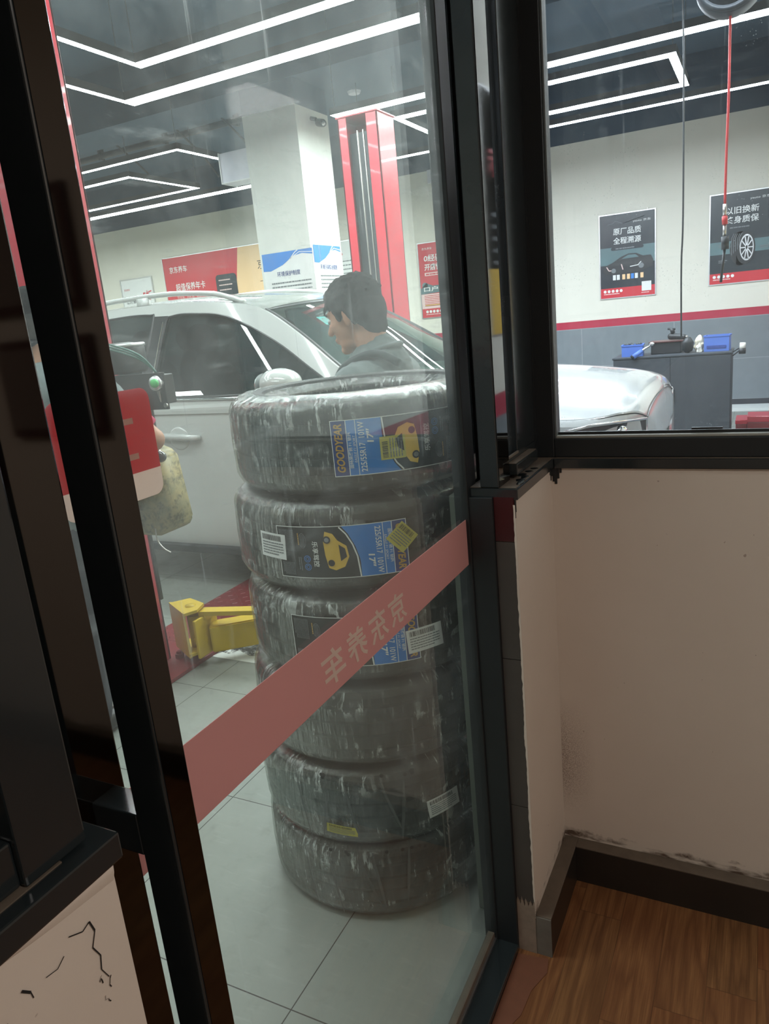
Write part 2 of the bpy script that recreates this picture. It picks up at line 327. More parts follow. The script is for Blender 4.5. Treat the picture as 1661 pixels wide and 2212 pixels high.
def lathe(bm, prof, c=(0, 0, 0), seg=32, axis='Z', uv=None, closed=False):
    """prof: (r, h) points spun around an axis through c"""
    rings = []; cc = Vector(c)
    for r, h_ in prof:
        ring = []
        for k in range(seg):
            a = 2*PI*k/seg; x, y = r*math.cos(a), r*math.sin(a)
            ring.append(bm.verts.new(cc+Vector({'Z': (x, y, h_), 'Y': (x, h_, y), 'X': (h_, x, y)}[axis])))
        rings.append(ring)
    n = len(rings)
    for i in range(n if closed else n-1):
        A, B = rings[i], rings[(i+1) % n]
        for k in range(seg):
            f = bm.faces.new((A[k], A[(k+1) % seg], B[(k+1) % seg], B[k]))
            if uv:
                for l, (u, v) in zip(f.loops, ((k, i), (k+1, i), (k+1, i+1), (k, i+1))): l[uv].uv = (u/seg, v/n)
    if not closed:
        for rg, pr in ((rings[0], prof[0]), (rings[-1], prof[-1])):
            if pr[0] > 1e-4: bm.faces.new(rg)
    bmesh.ops.remove_doubles(bm, verts=[v for r in rings for v in r], dist=1e-6)
def ico(bm, c, s, sub=3, rot=None):
    r = bmesh.ops.create_icosphere(bm, subdivisions=sub, radius=1)
    for v in r['verts']:
        p = Vector((v.co.x*s[0], v.co.y*s[1], v.co.z*s[2]))
        if rot is not None: p = rot @ p
        v.co = p + Vector(c)
    return r['verts']
def cap_(bm, a, b, ra, rb, seg=14):
    a, b = Vector(a), Vector(b); n = 5
    t = (b-a).normalized() if (b-a).length > 1e-6 else Vector((0, 0, 1)); pts = []; rs = []
    for i in range(n): th = PI/2*(1-i/n); pts.append(a-t*ra*math.sin(th)); rs.append(max(ra*math.cos(th), ra*.05))
    for i in range(6): pts.append(a.lerp(b, i/5)); rs.append(ra+(rb-ra)*i/5)
    for i in range(1, n+1): th = PI/2*i/n; pts.append(b+t*rb*math.sin(th)); rs.append(max(rb*math.cos(th), rb*.05))
    tube(bm, pts, rs, seg)
def blob(name, m, parent, shapes, voxel=.006, smooth=6, noise_amp=0):
    """fuse capsules and ellipsoids into ONE continuous surface"""
    bm = BM()
    for s in shapes:
        if s[0] == 'c': cap_(bm, *s[1:])
        elif s[0] == 'e': ico(bm, *s[1:])
    me = bpy.data.meshes.new(name); bmesh.ops.recalc_face_normals(bm, faces=bm.faces); bm.to_mesh(me); bm.free()
    o = bpy.data.objects.new('tmp', me); C.objects.link(o)
    r = o.modifiers.new('r', 'REMESH'); r.mode = 'VOXEL'; r.voxel_size = voxel
    s_ = o.modifiers.new('s', 'SMOOTH'); s_.iterations = smooth; s_.factor = .5
    dg = bpy.context.evaluated_depsgraph_get(); me2 = bpy.data.meshes.new_from_object(o.evaluated_get(dg))
    bpy.data.objects.remove(o); me2.materials.clear()
    if noise_amp:
        for v in me2.vertices: v.co += v.normal*noise_amp*(noise.noise(v.co*55)+.5*noise.noise(v.co*120))
    me2.name = name
    return link(name, me2, m, parent, True)
_txt = {}
def text_polys(s, offset=0.0, shear=0):
    key = (s, offset)
    if key not in _txt:
        cu = bpy.data.curves.new('t', 'FONT'); cu.body = s; cu.size = 1; cu.resolution_u = 3; cu.offset = offset
        o = bpy.data.objects.new('t', cu); C.objects.link(o)
        dg = bpy.context.evaluated_depsgraph_get(); me = bpy.data.meshes.new_from_object(o.evaluated_get(dg))
        vs = [(v.co.x, v.co.y) for v in me.vertices]; fs = [tuple(p.vertices) for p in me.polygons]
        bpy.data.objects.remove(o); bpy.data.curves.remove(cu); bpy.data.meshes.remove(me)
        xs = [v[0] for v in vs] or [0]; x0, x1 = min(xs), max(xs)
        ys = [v[1] for v in vs] or [0]; _txt[key] = (vs, fs, x0, x1, min(ys), max(ys))
    return _txt[key]
class Sheet:
    """flat print laid on a surface through f(x, y, lift); one mesh per material"""
    def __init__(s, f, step=.0006): s.f = f; s.b = {}; s.step = step
    def bm(s, m):
        if m not in s.b: s.b[m] = BM()
        return s.b[m]
    def poly(s, pts, m, lift=1):
        bm = s.bm(m); bm.faces.new([bm.verts.new(s.f(x, y, lift*s.step)) for x, y in pts])
    def rect(s, x0, y0, x1, y1, m, lift=1, n=1, ny=1):
        bm = s.bm(m)
        for i in range(n):
            for j in range(ny):
                a, b = x0+(x1-x0)*i/n, x0+(x1-x0)*(i+1)/n; c, d = y0+(y1-y0)*j/ny, y0+(y1-y0)*(j+1)/ny
                bm.faces.new([bm.verts.new(s.f(x, y, lift*s.step)) for x, y in ((a, c), (b, c), (b, d), (a, d))])
    def disc(s, x, y, r, m, lift=1, ry=None, k=20): s.poly([(x+r*math.cos(2*PI*i/k), y+(ry or r)*math.sin(2*PI*i/k)) for i in range(k)], m, lift)
    def ring(s, x, y, r, wd, m, lift=1, ry=None, k=28):
        bm = s.bm(m); ry = ry or r
        for i in range(k):
            a, b = 2*PI*i/k, 2*PI*(i+1)/k
            bm.faces.new([bm.verts.new(s.f(x+q*r*math.cos(t), y+q*ry*math.sin(t), lift*s.step)) for q, t in ((1, a), (1, b), (1-wd/r, b), (1-wd/r, a))])
    def line(s, pts, wd, m, lift=1):
        for (ax, ay), (bx, by) in zip(pts, pts[1:]):
            d = math.hypot(bx-ax, by-ay) or 1; nx, ny = -(by-ay)/d*wd/2, (bx-ax)/d*wd/2
            s.poly([(ax-nx, ay-ny), (bx-nx, by-ny), (bx+nx, by+ny), (ax+nx, ay+ny)], m, lift)
    def text(s, t, x, y, h_, m, w_=None, lift=2, bold=.0, align='l', shear=0, rot=0):
        """h_: height of the glyph box; w_: total width"""
        vs, fs, x0, x1, y0, y1 = text_polys(t, bold); bm = s.bm(m)
        sy = h_/max(y1-y0, 1e-6); sx = (w_/max(x1-x0, 1e-6)) if w_ else sy
        W = (x1-x0)*sx; ox = x-(W/2 if align == 'c' else (W if align == 'r' else 0)); ca, sa = math.cos(rot), math.sin(rot); nv = []
        for vx, vy in vs:
            lx = (vx-x0)*sx; ly = (vy-y0)*sy; lx += shear*ly
            if rot: lx, ly = lx*ca-ly*sa, lx*sa+ly*ca
            nv.append(bm.verts.new(s.f(ox+lx, y+ly, lift*s.step)))
        for f in fs:
            try: bm.faces.new([nv[i] for i in f])
            except ValueError: pass
    def lines_of_text(s, x0, y0, x1, n, gap, h_, m, lift=2, rnd=random.Random(3)):
        """tiny print too small to read: rows of dashes"""
        for i in range(n):
            x = x0; y = y0-i*gap
            while x < x1-(.25*(x1-x0) if i == n-1 else 0):
                wd = min(rnd.uniform(.6, 2.6)*h_, x1-x)
                s.rect(x, y, x+wd*.86, y+h_*.8, m, lift); x += wd
    def done(s, name, parent, names=None):
        r = []
        for m, bm in s.b.items():
            me = bpy.data.meshes.new(name); bm.to_mesh(me); bm.free()
            r.append(link((names or {}).get(m, name), me, m, parent))
        return r
def wallmap(x, y, z, face='-Y'):
    if face == '-Y': return lambda a, b, l: Vector((x+a, y-l, z+b))
    if face == '+X': return lambda a, b, l: Vector((x+l, y+a, z+b))    # seen from +X: right is +Y
    if face == '-X': return lambda a, b, l: Vector((x-l, y-a, z+b))
def struct(name, bm, m, parent=None, smooth=False):
    o = obj(name, bm, m, parent, smooth)
    if parent is None: o['kind'] = 'structure'
    return o
def sempty(name):
    o = bpy.data.objects.new(name, None); C.objects.link(o); o['kind'] = 'structure'; return o

# ================================================================== STRUCTURE: garage
GX0, GX1, GY0, GY1, GZ = -12.6, .26, -3.2, 10.66, 4.25
b = BM(); box(b, GX0, -.565, GY0, GY1, -.1, 0); box(b, -.565, GX1, 1.8, GY1, -.1, 0); struct('floor_garage', b, 'ftile')
b = BM(); box(b, GX0, GX1, GY1, GY1+.15, 0, GZ); struct('wall_back', b, 'gwall')
b = BM(); box(b, GX1, GX1+.15, 1.88, GY1, 0, GZ); struct('wall_side', b, 'gwall2')
b = BM(); box(b, GX0-.15, GX0, GY0, GY1, 0, GZ); struct('wall_far_left', b, 'gwall')
b = BM(); box(b, GX0, -.62, GY0-.15, GY0, 0, GZ); struct('wall_entry', b, 'gwall')
b = BM(); box(b, GX0, -.5, GY0, GY1, GZ, GZ+.1); box(b, -.5, GX1, 1.76, GY1, GZ, GZ+.1); struct('ceiling_garage', b, 'ceil')
# beams under the slab
b = BM(); box(b, GX0, GX1, 6.35, 6.95, 3.72, GZ); struct('trim_1', b, 'ceil')
# skirting on back wall ledge
b = BM(); box(b, -3, GX1, 10.28, 10.66, 0, .035); struct('trim_3', b, 'white')

# ================================================================== STRUCTURE: office
WX, WY = -.455, 1.76
b = BM(); box(b, -.50, 2.2, -1.7, WY, -.1, 0); struct('floor_office', b, 'wood')
b = BM(); box(b, -.56, 2.2, -1.7, 1.88, 2.75, 2.85); struct('ceiling_office', b, 'cream')
b = BM(); box(b, -.53, .22, WY, 1.88, 0, 1.173); box(b, .22, 2.2, WY, 1.88, 0, 2.75); box(b, -.53, .22, WY, 1.88, 2.5, 2.75)
struct('wall_front', b, 'pink')
b = BM(); box(b, -.53, WX, 1.4525, WY, 0, 1.173); struct('wall_stub', b, 'pink')
b = BM(); box(b, -.52, WX, -1.7, .336, 0, 1.161); struct('wall_left', b, 'pink')
b = BM(); box(b, -.52, WX, -1.7, 1.76, 2.5, 2.75); struct('wall_left.001', b, 'pink')
b = BM(); box(b, 2.2, 2.3, -1.8, 1.88, 0, 2.85); struct('wall_right', b, 'pink')
b = BM(); box(b, -.56, 2.2, -1.8, -1.7, 0, 2.85); struct('wall_rear', b, 'pink')
# tiled end face of the stub (dark red over dark grey, bare plaster by the floor)
e = sempty('trim_4')
b = BM(); box(b, -.50, WX-.001, 1.4475, 1.4524, 1.075, 1.172); obj('red_tile', b, 'darkred', e)
b = BM(); box(b, -.50, WX-.001, 1.4475, 1.4524, .80, 1.073); box(b, -.50, WX-.001, 1.4475, 1.4524, .42, .798); box(b, -.50, WX-.001, 1.4475, 1.4524, .15, .418); obj('grey_tile', b, 'darkgrey', e)
b = BM(); n = 14
top = [(-.50+(.045*i/n), .15+.012*math.sin(i*1.9)+random.uniform(-.006, .006)) for i in range(n+1)]
for (xa, za), (xb, zb) in zip(top, top[1:]):
    f = [b.verts.new(p) for p in ((xa, 1.4465, 0), (xb, 1.4465, 0), (xb, 1.4465, zb), (xa, 1.4465, za))]; b.faces.new(f)
    g = [b.verts.new(p) for p in ((xa, 1.4465, za), (xb, 1.4465, zb), (xb, 1.4524, zb), (xa, 1.4524, za))]; b.faces.new(g)
obj('bare_plaster', b, 'plaster', e)
# ragged pink paint edge lapping over the tiles
b = BM(); zz = 0.1; prev = None
rnd = random.Random(5)
while zz < 1.16:
    wv = .0025+.004*max(0, noise.noise(Vector((zz*9, 0, 3))))+.0022*noise.noise(Vector((zz*60, 1, 0)))
    p = (WX-max(wv, .0005), 1.4468, zz); q = (WX+.0015, 1.4468, zz)
    if prev: b.faces.new([b.verts.new(v) for v in (prev[0], prev[1], q, p)])
    prev = (p, q); zz += .006
obj('paint_edge', b, 'pink', e)
# skirtings
def skirt(name, x0, x1, y0, y1, z1, front, endmat='skirt2'):
    e = sempty(name); b = BM(); box(b, x0, x1, y0, y1, 0, z1-.004); obj('board', b, 'skirt', e)
    b = BM(); box(b, x0, x1, y0, y1, z1-.004, z1, bev=.001); obj('dusty_top', b, 'dust', e); return e
skirt('baseboard_front', -.417, 2.2, 1.723, WY, .112, 'y')
e = skirt('baseboard_stub', WX, -.4172, 1.451, WY, .112, 'x'); b = BM(); box(b, WX-.03, -.4172, 1.4475, 1.4508, 0, .110); obj('grey_end', b, 'skirt2', e)
skirt('baseboard_left', WX, -.417, -1.7, .336, .112, 'x')
# window sills (black) with dusty tops
e = sempty('trim_5')
b = BM(); box(b, -.56, -.447, 1.4485, 1.80, 1.166, 1.190, bev=.002); box(b, -.447, .22, 1.753, 1.80, 1.166, 1.190, bev=.002); obj('sill_board', b, 'black', e)
b = BM(); box(b, -.555, -.452, 1.456, 1.765, 1.190, 1.1912); box(b, -.452, .22, 1.757, 1.765, 1.190, 1.1912); obj('sill_dust', b, 'dust', e)
b = BM()   # black paint spots on the ledge and drips in the corner
for x, y, rx, ry in ((-.464, 1.64, .009, .010), (-.468, 1.61, .009, .010), (-.474, 1.575, .010, .016), (-.462, 1.555, .008, .016), (-.463, 1.525, .010, .014), (-.456, 1.50, .007, .02)):
    vs = [b.verts.new((x+rx*math.cos(a)*(1+.15*math.sin(3*a)), y+ry*math.sin(a), 1.1916)) for a in [2*PI*i/16 for i in range(16)]]; b.faces.new(vs)
obj('paint_spots', b, 'black', e)
b = BM()
for x, wd, ln in ((-.4535, .005, .020), (-.449, .006, .034), (-.444, .006, .040), (-.438, .005, .026), (-.432, .005, .012)):
    box(b, x-wd/2, x+wd/2, 1.7575, 1.7605, 1.166-ln, 1.168, bev=.001)
for y, wd, ln in ((1.752, .006, .03), (1.744, .004, .015), (1.456, .005, .028), (1.4515, .004, .04)):
    box(b, -.456, -.4535, y-wd/2, y+wd/2, 1.166-ln, 1.168, bev=.001)
obj('paint_drips', b, 'blackm', e)
e = sempty('trim_6')
b = BM(); box(b, -.52, -.447, -1.7, .343, 1.161, 1.185, bev=.002); obj('sill_board', b, 'black', e)
b = BM(); box(b, -.50, -.462, -1.7, .30, 1.185, 1.1862); obj('sill_dust', b, 'dust', e)
b = BM()  # smeared filler under the left sill with black cracks
prev = None
for i in range(60):
    y = -.3+.635*i/59; h1 = .006+.005*noise.noise(Vector((y*8, 0, 0)))+(.012 if i > 50 else 0)*(i-50)/9
    t = .002+.0015*noise.noise(Vector((y*14, 3, 0)))
    row = [b.verts.new((WX+d, y, z)) for d, z in ((.0, 1.165), (t+.001, 1.165), (t, 1.16-h1*.5), (.0, 1.160-h1))]
    if prev:
        for k in range(3): b.faces.new((prev[k], prev[k+1], row[k+1], row[k]))
    prev = row
obj('filler_smear', b, 'pink', e, True)
b = BM(); rnd = random.Random(11)
def crack(b, pts, w0):
    for (ya, za), (yb, zb) in zip(pts, pts[1:]):
        w1 = w0*rnd.uniform(.4, 1.3); d = Vector((0, yb-ya, zb-za)); w1 *= .55; nn = Vector((0, -d.z, d.y)).normalized()*w1
        A, B = Vector((WX+.0012, ya, za)), Vector((WX+.0012, yb, zb)); b.faces.new([b.verts.new(v) for v in (A-nn, B-nn, B+nn, A+nn)])
crack(b, [(.286, 1.132), (.298, 1.126), (.305, 1.129), (.308, 1.118), (.303, 1.106), (.308, 1.094), (.306, 1.082), (.311, 1.070)], .0011)
crack(b, [(.262, 1.118), (.272, 1.116), (.279, 1.121)], .0008); crack(b, [(.243, 1.125), (.249, 1.118), (.250, 1.112)], .0016); crack(b, [(.228, 1.112), (.231, 1.106)], .0012)
for k in range(90):
    y = .300+.010*noise.noise(Vector((k*.4, 2, 0)))+rnd.uniform(-.006, .012); z = 1.085-k*.0042+rnd.uniform(-.004, .004)
    if rnd.random() < .6: crack(b, [(y, z), (y+rnd.uniform(-.0025, .0025), z-rnd.uniform(.001, .004)), (y+rnd.uniform(-.003, .003), z-rnd.uniform(.004, .007))], rnd.uniform(.0005, .0013))
obj('cracks', b, 'blackm', e)

# ---- window_1: big window on the facing wall
e = sempty('window_1')
b = BM(); box(b, -.53, -.447, 1.765, 1.83, 1.191, 2.5, bev=.002); box(b, -.493, -.489, 1.762, 1.766, 1.191, 2.5); box(b, .19, .22, 1.765, 1.83, 1.191, 2.5, bev=.002)
box(b, -.447, .19, 1.7655, 1.83, 1.191, 1.236, bev=.002); box(b, -.447, .19, 1.7655, 1.83, 2.44, 2.5, bev=.002); obj('frame', b, 'blackm', e)
b = BM(); box(b, -.447, .19, 1.772, 1.788, 1.236, 1.243, bev=.002); obj('glazing_bead', b, 'beadl', e); b = BM(); box(b, -.447, -.442, 1.772, 1.79, 1.236, 2.44, bev=.001); obj('glazing_bead', b, 'bead', e)
b = BM(); box(b, -.447, .19, 1.795, 1.799, 1.242, 2.44); obj('pane', b, 'winglass', e)
b = BM(); box(b, -.447, .19, 1.790, 1.795, 1.2415, 1.249); box(b, -.14, -.075, 1.788, 1.795, 1.25, 1.2545, bev=.001); obj('sealant', b, 'cardark', e)
# ---- window_2: short window on the stub
e = sempty('window_2')
b = BM(); box(b, -.529, -.488, 1.4515, 1.53, 1.191, 2.5, bev=.002); obj('corner_post', b, 'black', e)
b = BM(); box(b, -.4878, -.4868, 1.456, 1.527, 1.191, 2.5); obj('post_face', b, 'stile', e)
b = BM(); box(b, -.529, -.492, 1.53, 1.762, 1.191, 1.235, bev=.002); box(b, -.529, -.492, 1.612, 1.762, 1.235, 2.5, bev=.002)
v = box(b, -.492, -.470, 1.532, 1.70, 1.2, 1.225, bev=.002); obj('frame', b, 'black', e)
b = BM(); box(b, -.4915, -.474, 1.533, 1.70, 1.2252, 1.2262); box(b, -.493, -.489, 1.533, 1.61, 1.235, 1.240); obj('ledge_dust', b, 'dust', e)
b = BM(); box(b, -.509, -.505, 1.53, 1.612, 1.235, 2.5); obj('pane', b, 'winglass', e)
# ---- window_3: blacked-out window on the left wall
e = sempty('window_3')
b = BM(); box(b, -.50, -.462, .27, .325, 1.187, 2.5, bev=.002); box(b, -.50, -.468, -1.7, .27, 1.187, 1.225, bev=.002); box(b, -.50, -.468, -1.7, .27, 2.44, 2.5); obj('frame', b, 'black', e)
b = BM(); box(b, -.492, -.486, -1.7, .27, 1.225, 2.44); obj('dark_pane', b, 'black', e)
b = BM(); box(b, -.549, -.50, .30, .322, 0, 2.5, bev=.004); obj('worn_jamb', b, 'darkgrey', e)
b = BM(); box(b, -.52, -.50, -1.7, .29, 1.18, 2.5); obj('backing_panel', b, 'blackm', e)
b = BM(); box(b, -.62, -.52, -1.7, .285, 0, 2.75); box(b, -.62, -.56, -3.2, -1.7, 0, 4.25); box(b, -.62, -.53, 1.53, 1.88, 0, 1.17); box(b, -.62, GX1, -3.2, 1.88, 2.86, 4.25)
box(b, -.62, -.53, .285, 1.88, 2.5, 2.86); struct('wall_outside', b, 'gwall')

# ---- door_1: glass door with stiles, film band, stickers and long pull handle
DX = -.565
d1 = sempty('door_1')
b = BM(); box(b, DX-.003, DX+.003, .42, 1.44, .035, 2.46); obj('glass_pane', b, 'doorglass', d1)
b = BM(); box(b, -.585, -.550, .30, .4400, .012, 2.5, bev=.002); obj('left_stile', b, 'stile', d1)
b = BM(); box(b, -.585, -.553, 1.4365, 1.492, .012, 2.5, bev=.002); box(b, -.585, -.553, 1.536, 1.56, .012, 2.5, bev=.002); box(b, -.585, -.556, 1.49, 1.54, .012, 1.10); obj('right_stile', b, 'blackm', d1)
b = BM(); box(b, -.583, -.560, 1.492, 1.536, 1.09, 2.5); obj('mirror_strip', b, 'mirror', d1)
b = BM(); box(b, -.585, -.545, .43, 1.44, 2.46, 2.5); obj('top_rail', b, 'black', d1)
b = BM(); box(b, -.578, -.5605, .43, 1.44, .012, .036, bev=.002); obj('bottom_channel', b, 'dust', d1)
b = BM(); box(b, DX+.0032, DX+.0040, .4335, 1.4365, 1.021, 1.123); o = obj('pink_band', b, 'band', d1)
s = Sheet(lambda a, bb, l: Vector((DX+.0042+l, 1.115-a, 1.035+bb)))
for i, ch in enumerate('京东养车'): s.text(ch, i*.0745, 0, .058, 'bandtxt', w_=.062, bold=.018, lift=1, shear=.22)
s.done('lettering', o)
# push sticker on the outer face: red plate with pale foot, rounded corners
def rrect(x0, y0, x1, y1, r, k=5):
    P = []
    for cx_, cy_, a0 in ((x1-r, y1-r, 0), (x0+r, y1-r, 90), (x0+r, y0+r, 180), (x1-r, y0+r, 270)):
        for i in range(k+1): a = math.radians(a0+90*i/k); P.append((cx_+r*math.cos(a), cy_+r*math.sin(a)))
    return P
s = Sheet(lambda a, bb, l: Vector((DX-.0035-l, .5815-a, 1.402+bb)), .0003)
P = rrect(0, 0, .13, .112, .012); up = [(x, max(y, .028)) for x, y in P]; lo = [(x, min(y, .028)) for x, y in P]
s.poly(up, 'redfilm', 1); s.poly(lo, 'palefilm', 1)
for yy in (.042, .078): s.rect(.028, yy, .045, yy+.006, 'palefilm', -1)
s.text('推', .056, .045, .048, 'palefilm', bold=.02, lift=-1)
s.done('push_sticker', d1, {'redfilm': 'push_sticker', 'palefilm': 'sticker_foot'})
# long square pull handle on standoffs
h_ = BM(); box(h_, -.4945, -.4525, .400, .4315, .03, 2.45, bev=.0015); ph = obj('pull_handle', h_, 'black', d1)
b = BM(); box(b, -.4524, -.4518, .4025, .4295, .04, 2.44); obj('polished_face', b, 'stile', ph)
b = BM(); box(b, -.552, -.494, .400, .430, 1.103, 1.146, bev=.0015); box(b, -.552, -.494, .400, .430, 2.2, 2.24, bev=.0015); box(b, -.552, -.494, .400, .430, .15, .19, bev=.0015); obj('standoff', b, 'black', ph)
# threshold and jamb outside
e = sempty('trim_7'); b = BM(); box(b, -.562, -.50, .305, 1.4475, -.01, .016, bev=.003); obj('threshold', b, 'black', e)
b = BM(); box(b, -.5605, -.556, .43, 1.44, .016, .022); obj('lip', b, 'alum', e)
b = BM(); box(b, -.555, -.5005, 1.4405, 1.456, .0, 1.172, bev=.002); struct('trim_8', b, 'blackm')
b = BM(); box(b, -.638, -.620, 1.535, 1.60, 0, 1.15, bev=.003); struct('trim_9', b, 'jamb')
# pale patch of worn laminate by the threshold
b = BM(); P = [(-.499, 1.43), (-.425, 1.44), (-.418, 1.40), (-.44, 1.34), (-.445, 1.27), (-.466, 1.22), (-.474, 1.16), (-.499, 1.10)]
r0 = b.faces.new([b.verts.new((x, y, .0002)) for x, y in P]); r1 = bmesh.ops.extrude_face_region(b, geom=[r0]); [setattr(v.co, 'z', .0014) for v in r1['geom'] if isinstance(v, bmesh.types.BMVert)]
tag(obj('floor_patch', b, simple('reddish_laminate_patch', S(112, 70, 52), .45, var=.15, scale=40)), 'reddish worn patch of flooring laid beside the black door threshold', 'floor patch')

# ================================================================== LIGHTS
def light_bar(label, pts, closed=False, wd=.07, z=3.3):
    t = thing('ceiling_light', label, 'light', 'white light bars hanging under the dark ceiling')
    hb, lb, wb = BM(), BM(), BM()
    for (xa, ya), (xb, yb) in zip(pts, pts[1:]):
        h = wd/2
        x0, x1, y0, y1 = min(xa, xb)-h, max(xa, xb)+h, min(ya, yb)-h, max(ya, yb)+h
        box(hb, x0, x1, y0, y1, z+.001, z+.055)
        lb.faces.new([lb.verts.new(v) for v in ((x0+.004, y0+.004, z), (x0+.004, y1-.004, z), (x1-.004, y1-.004, z), (x1-.004, y0+.004, z))])
    hs = obj('housing', hb, 'ledhouse', t); me = bpy.data.meshes.new('diffuser'); lb.to_mesh(me); lb.free(); link('diffuser', me, 'led', t)
    wb.free()
    for (xa, ya) in (pts[:-1] if pts[0] == pts[-1] else pts):
        wb = BM(); tube(wb, [(xa, ya, z+.05), (xa, ya, 3.72 if 6.35 < ya < 6.95 else GZ)], .004, 5); obj('suspension_wire', wb, 'steel', t)
    base(t, (pts[0][0], pts[0][1], z)); return t
light_bar('nearest L shaped light bar, its corner at the upper left of the glass door', [(-3.72, -1.0), (-3.72, 4.2), (.12, 4.25)], wd=.054)
light_bar('second L shaped light bar, nested behind the nearest one', [(-4.34, -1.0), (-4.34, 4.72), (.12, 4.82)], wd=.054)
light_bar('straight light bar running past the top of the far red lift column', [(-3.41, 6.28), (.18, 6.36)])
light_bar('rectangular light loop with a broad bright right end, in the right window', [(-3.06, 6.78), (-.70, 6.84), (-.70, 7.86), (-3.06, 7.78), (-3.06, 6.78)])
light_bar('straight light bar nearest the back wall, crossing the right window', [(-4.25, 8.38), (.18, 8.42)], wd=.06)
light_bar('larger light loop beyond the left of the white column', [(-11.6, 6.15), (-5.1, 6.15), (-5.1, 8.35), (-11.6, 8.25)], wd=.06)
light_bar('smaller light loop nested inside the larger loop left of the column', [(-11.6, 6.68), (-6.27, 6.70), (-6.27, 7.82), (-11.6, 7.80)], wd=.06)
light_bar('added unseen light bar brightening the left bay, past the near red lift column', [(-11.6, 4.4), (-6.3, 4.4)])  # added out of view to lift the dim left bay and its back wall
light_bar('second added unseen light bar brightening the left bay, nearer the entry', [(-11.6, 1.6), (-5.4, 1.6)])  # also added, beyond the left of the view, to brighten the bay
light_bar('added unseen broad fill light bar directly above the tyre stack', [(-3.3, 2.3), (-.75, 2.3)], wd=.10)  # added above the view to brighten the tyres and the car side
light_bar('added unseen broad fill light bar high outside the glass door', [(-3.3, .7), (-.75, .7)], wd=.10)  # another added fill bar out of view, for the car side and floor
for x, y, l in ((-4.56, 8.94, 'small round ceiling lamp above the far red lift column'), (-3.29, 7.36, 'small round ceiling lamp close above the second light bar')):
    b = BM(); lathe(b, [(.0, 0), (.07, 0), (.085, .03), (.0, .03)], (x, y, GZ-.031), 20); tag(obj('downlight', b, 'frosted'), l, 'lamp', 'round ceiling lamps')
# office lamp behind and above the viewer
t = thing('ceiling_lamp', 'warm square panel lamp on the office ceiling behind the viewer', 'lamp')
b = BM(); box(b, 1.10, 1.60, -.20, .30, 2.72, 2.75, bev=.004); obj('lamp_frame', b, 'alum', t); base(t, (1.35, .05, 2.75))
L = bpy.data.lights.new('office_lamp', 'AREA'); L.energy = OFFICE; L.size = .46; L.color = (1, .95, .90); lo_ = bpy.data.objects.new('office_lamp', L); C.objects.link(lo_); lo_.location = (1.35, .05, 2.71)

# ================================================================== TYRES
TR, TI, TH = .335, .222, .233
def tyre_profile(ro, ri, h):
    # closed loop: outer tread, shoulders, bulging side walls, bead
    P = [(ro-.003, .16), (ro, .5), (ro-.003, .84), (ro-.010, .91), (ro-.022, .96), (ro-.040, .99), (ro-.065, 1.0), (ro-.085, .985), (ri+.018, .93), (ri+.003, .89), (ri, .85), (ri+.004, .80),
         (ro-.035, .70), (ro-.025, .5), (ro-.035, .30), (ri+.004, .20), (ri, .15), (ri+.003, .11), (ri+.018, .07), (ro-.085, .015), (ro-.065, 0), (ro-.040, .01), (ro-.022, .04), (ro-.010, .09)]
    return [(r, z*h) for r, z in P]
def make_tyre(z0, c, label, grooves=True):
    t = thing('tyre', label, 'tyre', 'wrapped new tyres piled in one stack behind the glass door')
    b = BM(); P = tyre_profile(TR, TI, TH)
    pr = []   # cut the tread grooves into the outer band
    for i, (r, z) in enumerate(P):
        if i == 0:
            pr.append((r, z)); zz = .16*TH
            for g in (.25, .42, .58, .75):
                for rr, zc in ((TR, g-.018), (TR-.008, g-.014), (TR-.008, g+.014), (TR, g+.018)): pr.append((rr, zc*TH))
        elif i == 1: continue
        else: pr.append((r, z))
    lathe(b, pr, (c[0], c[1], z0), 72, closed=True)
    obj('rubber_body', b, 'rubber', t, False)
    # stretch wrap: pulled over the outside, across the side walls and through the hole
    b = BM(); uv = b.loops.layers.uv.new('UVMap'); W = []
    for r, z in tyre_profile(TR+.006, TI-.006, TH): W.append((r, z))
    W = [(r, z) for r, z in W]; n = len(W); fine = []
    for i in range(n):
        (ra, za), (rb, zb) = W[i], W[(i+1) % n]
        k = 9 if abs(zb-za) > .05 else 2
        for j in range(k): fine.append((ra+(rb-ra)*j/k, za+(zb-za)*j/k))
    # wrap spans the inner hollow straight instead of following it
    fine = [((TI-.007) if (.2*TH < z < .8*TH and r < TR-.01) else r, z) for r, z in fine]
    lathe(b, fine, (c[0], c[1], z0), 360, uv=uv, closed=True)
    me = bpy.data.meshes.new('plastic_wrap'); bmesh.ops.recalc_face_normals(b, faces=b.faces); b.to_mesh(me); b.free()
    sd = random.random()*50
    for v in me.vertices:
        a = math.atan2(v.co.y-c[1], v.co.x-c[0]); zr = v.co.z-z0
        d = .0018*noise.noise(Vector((a*16, zr*9, sd)))+.0011*noise.noise(Vector((a*46, zr*14, sd)))+.0014*max(0, noise.noise(Vector((a*75+zr*6, zr*7, sd+9))))
        rv = Vector((v.co.x-c[0], v.co.y-c[1], 0)).normalized(); v.co += rv*max(d, -.001)+Vector((0, 0, .0006*noise.noise(Vector((a*20, 5, sd)))))
    link('plastic_wrap', me, 'wrap', t, True)
    base(t, (c[0], c[1], z0)); return t
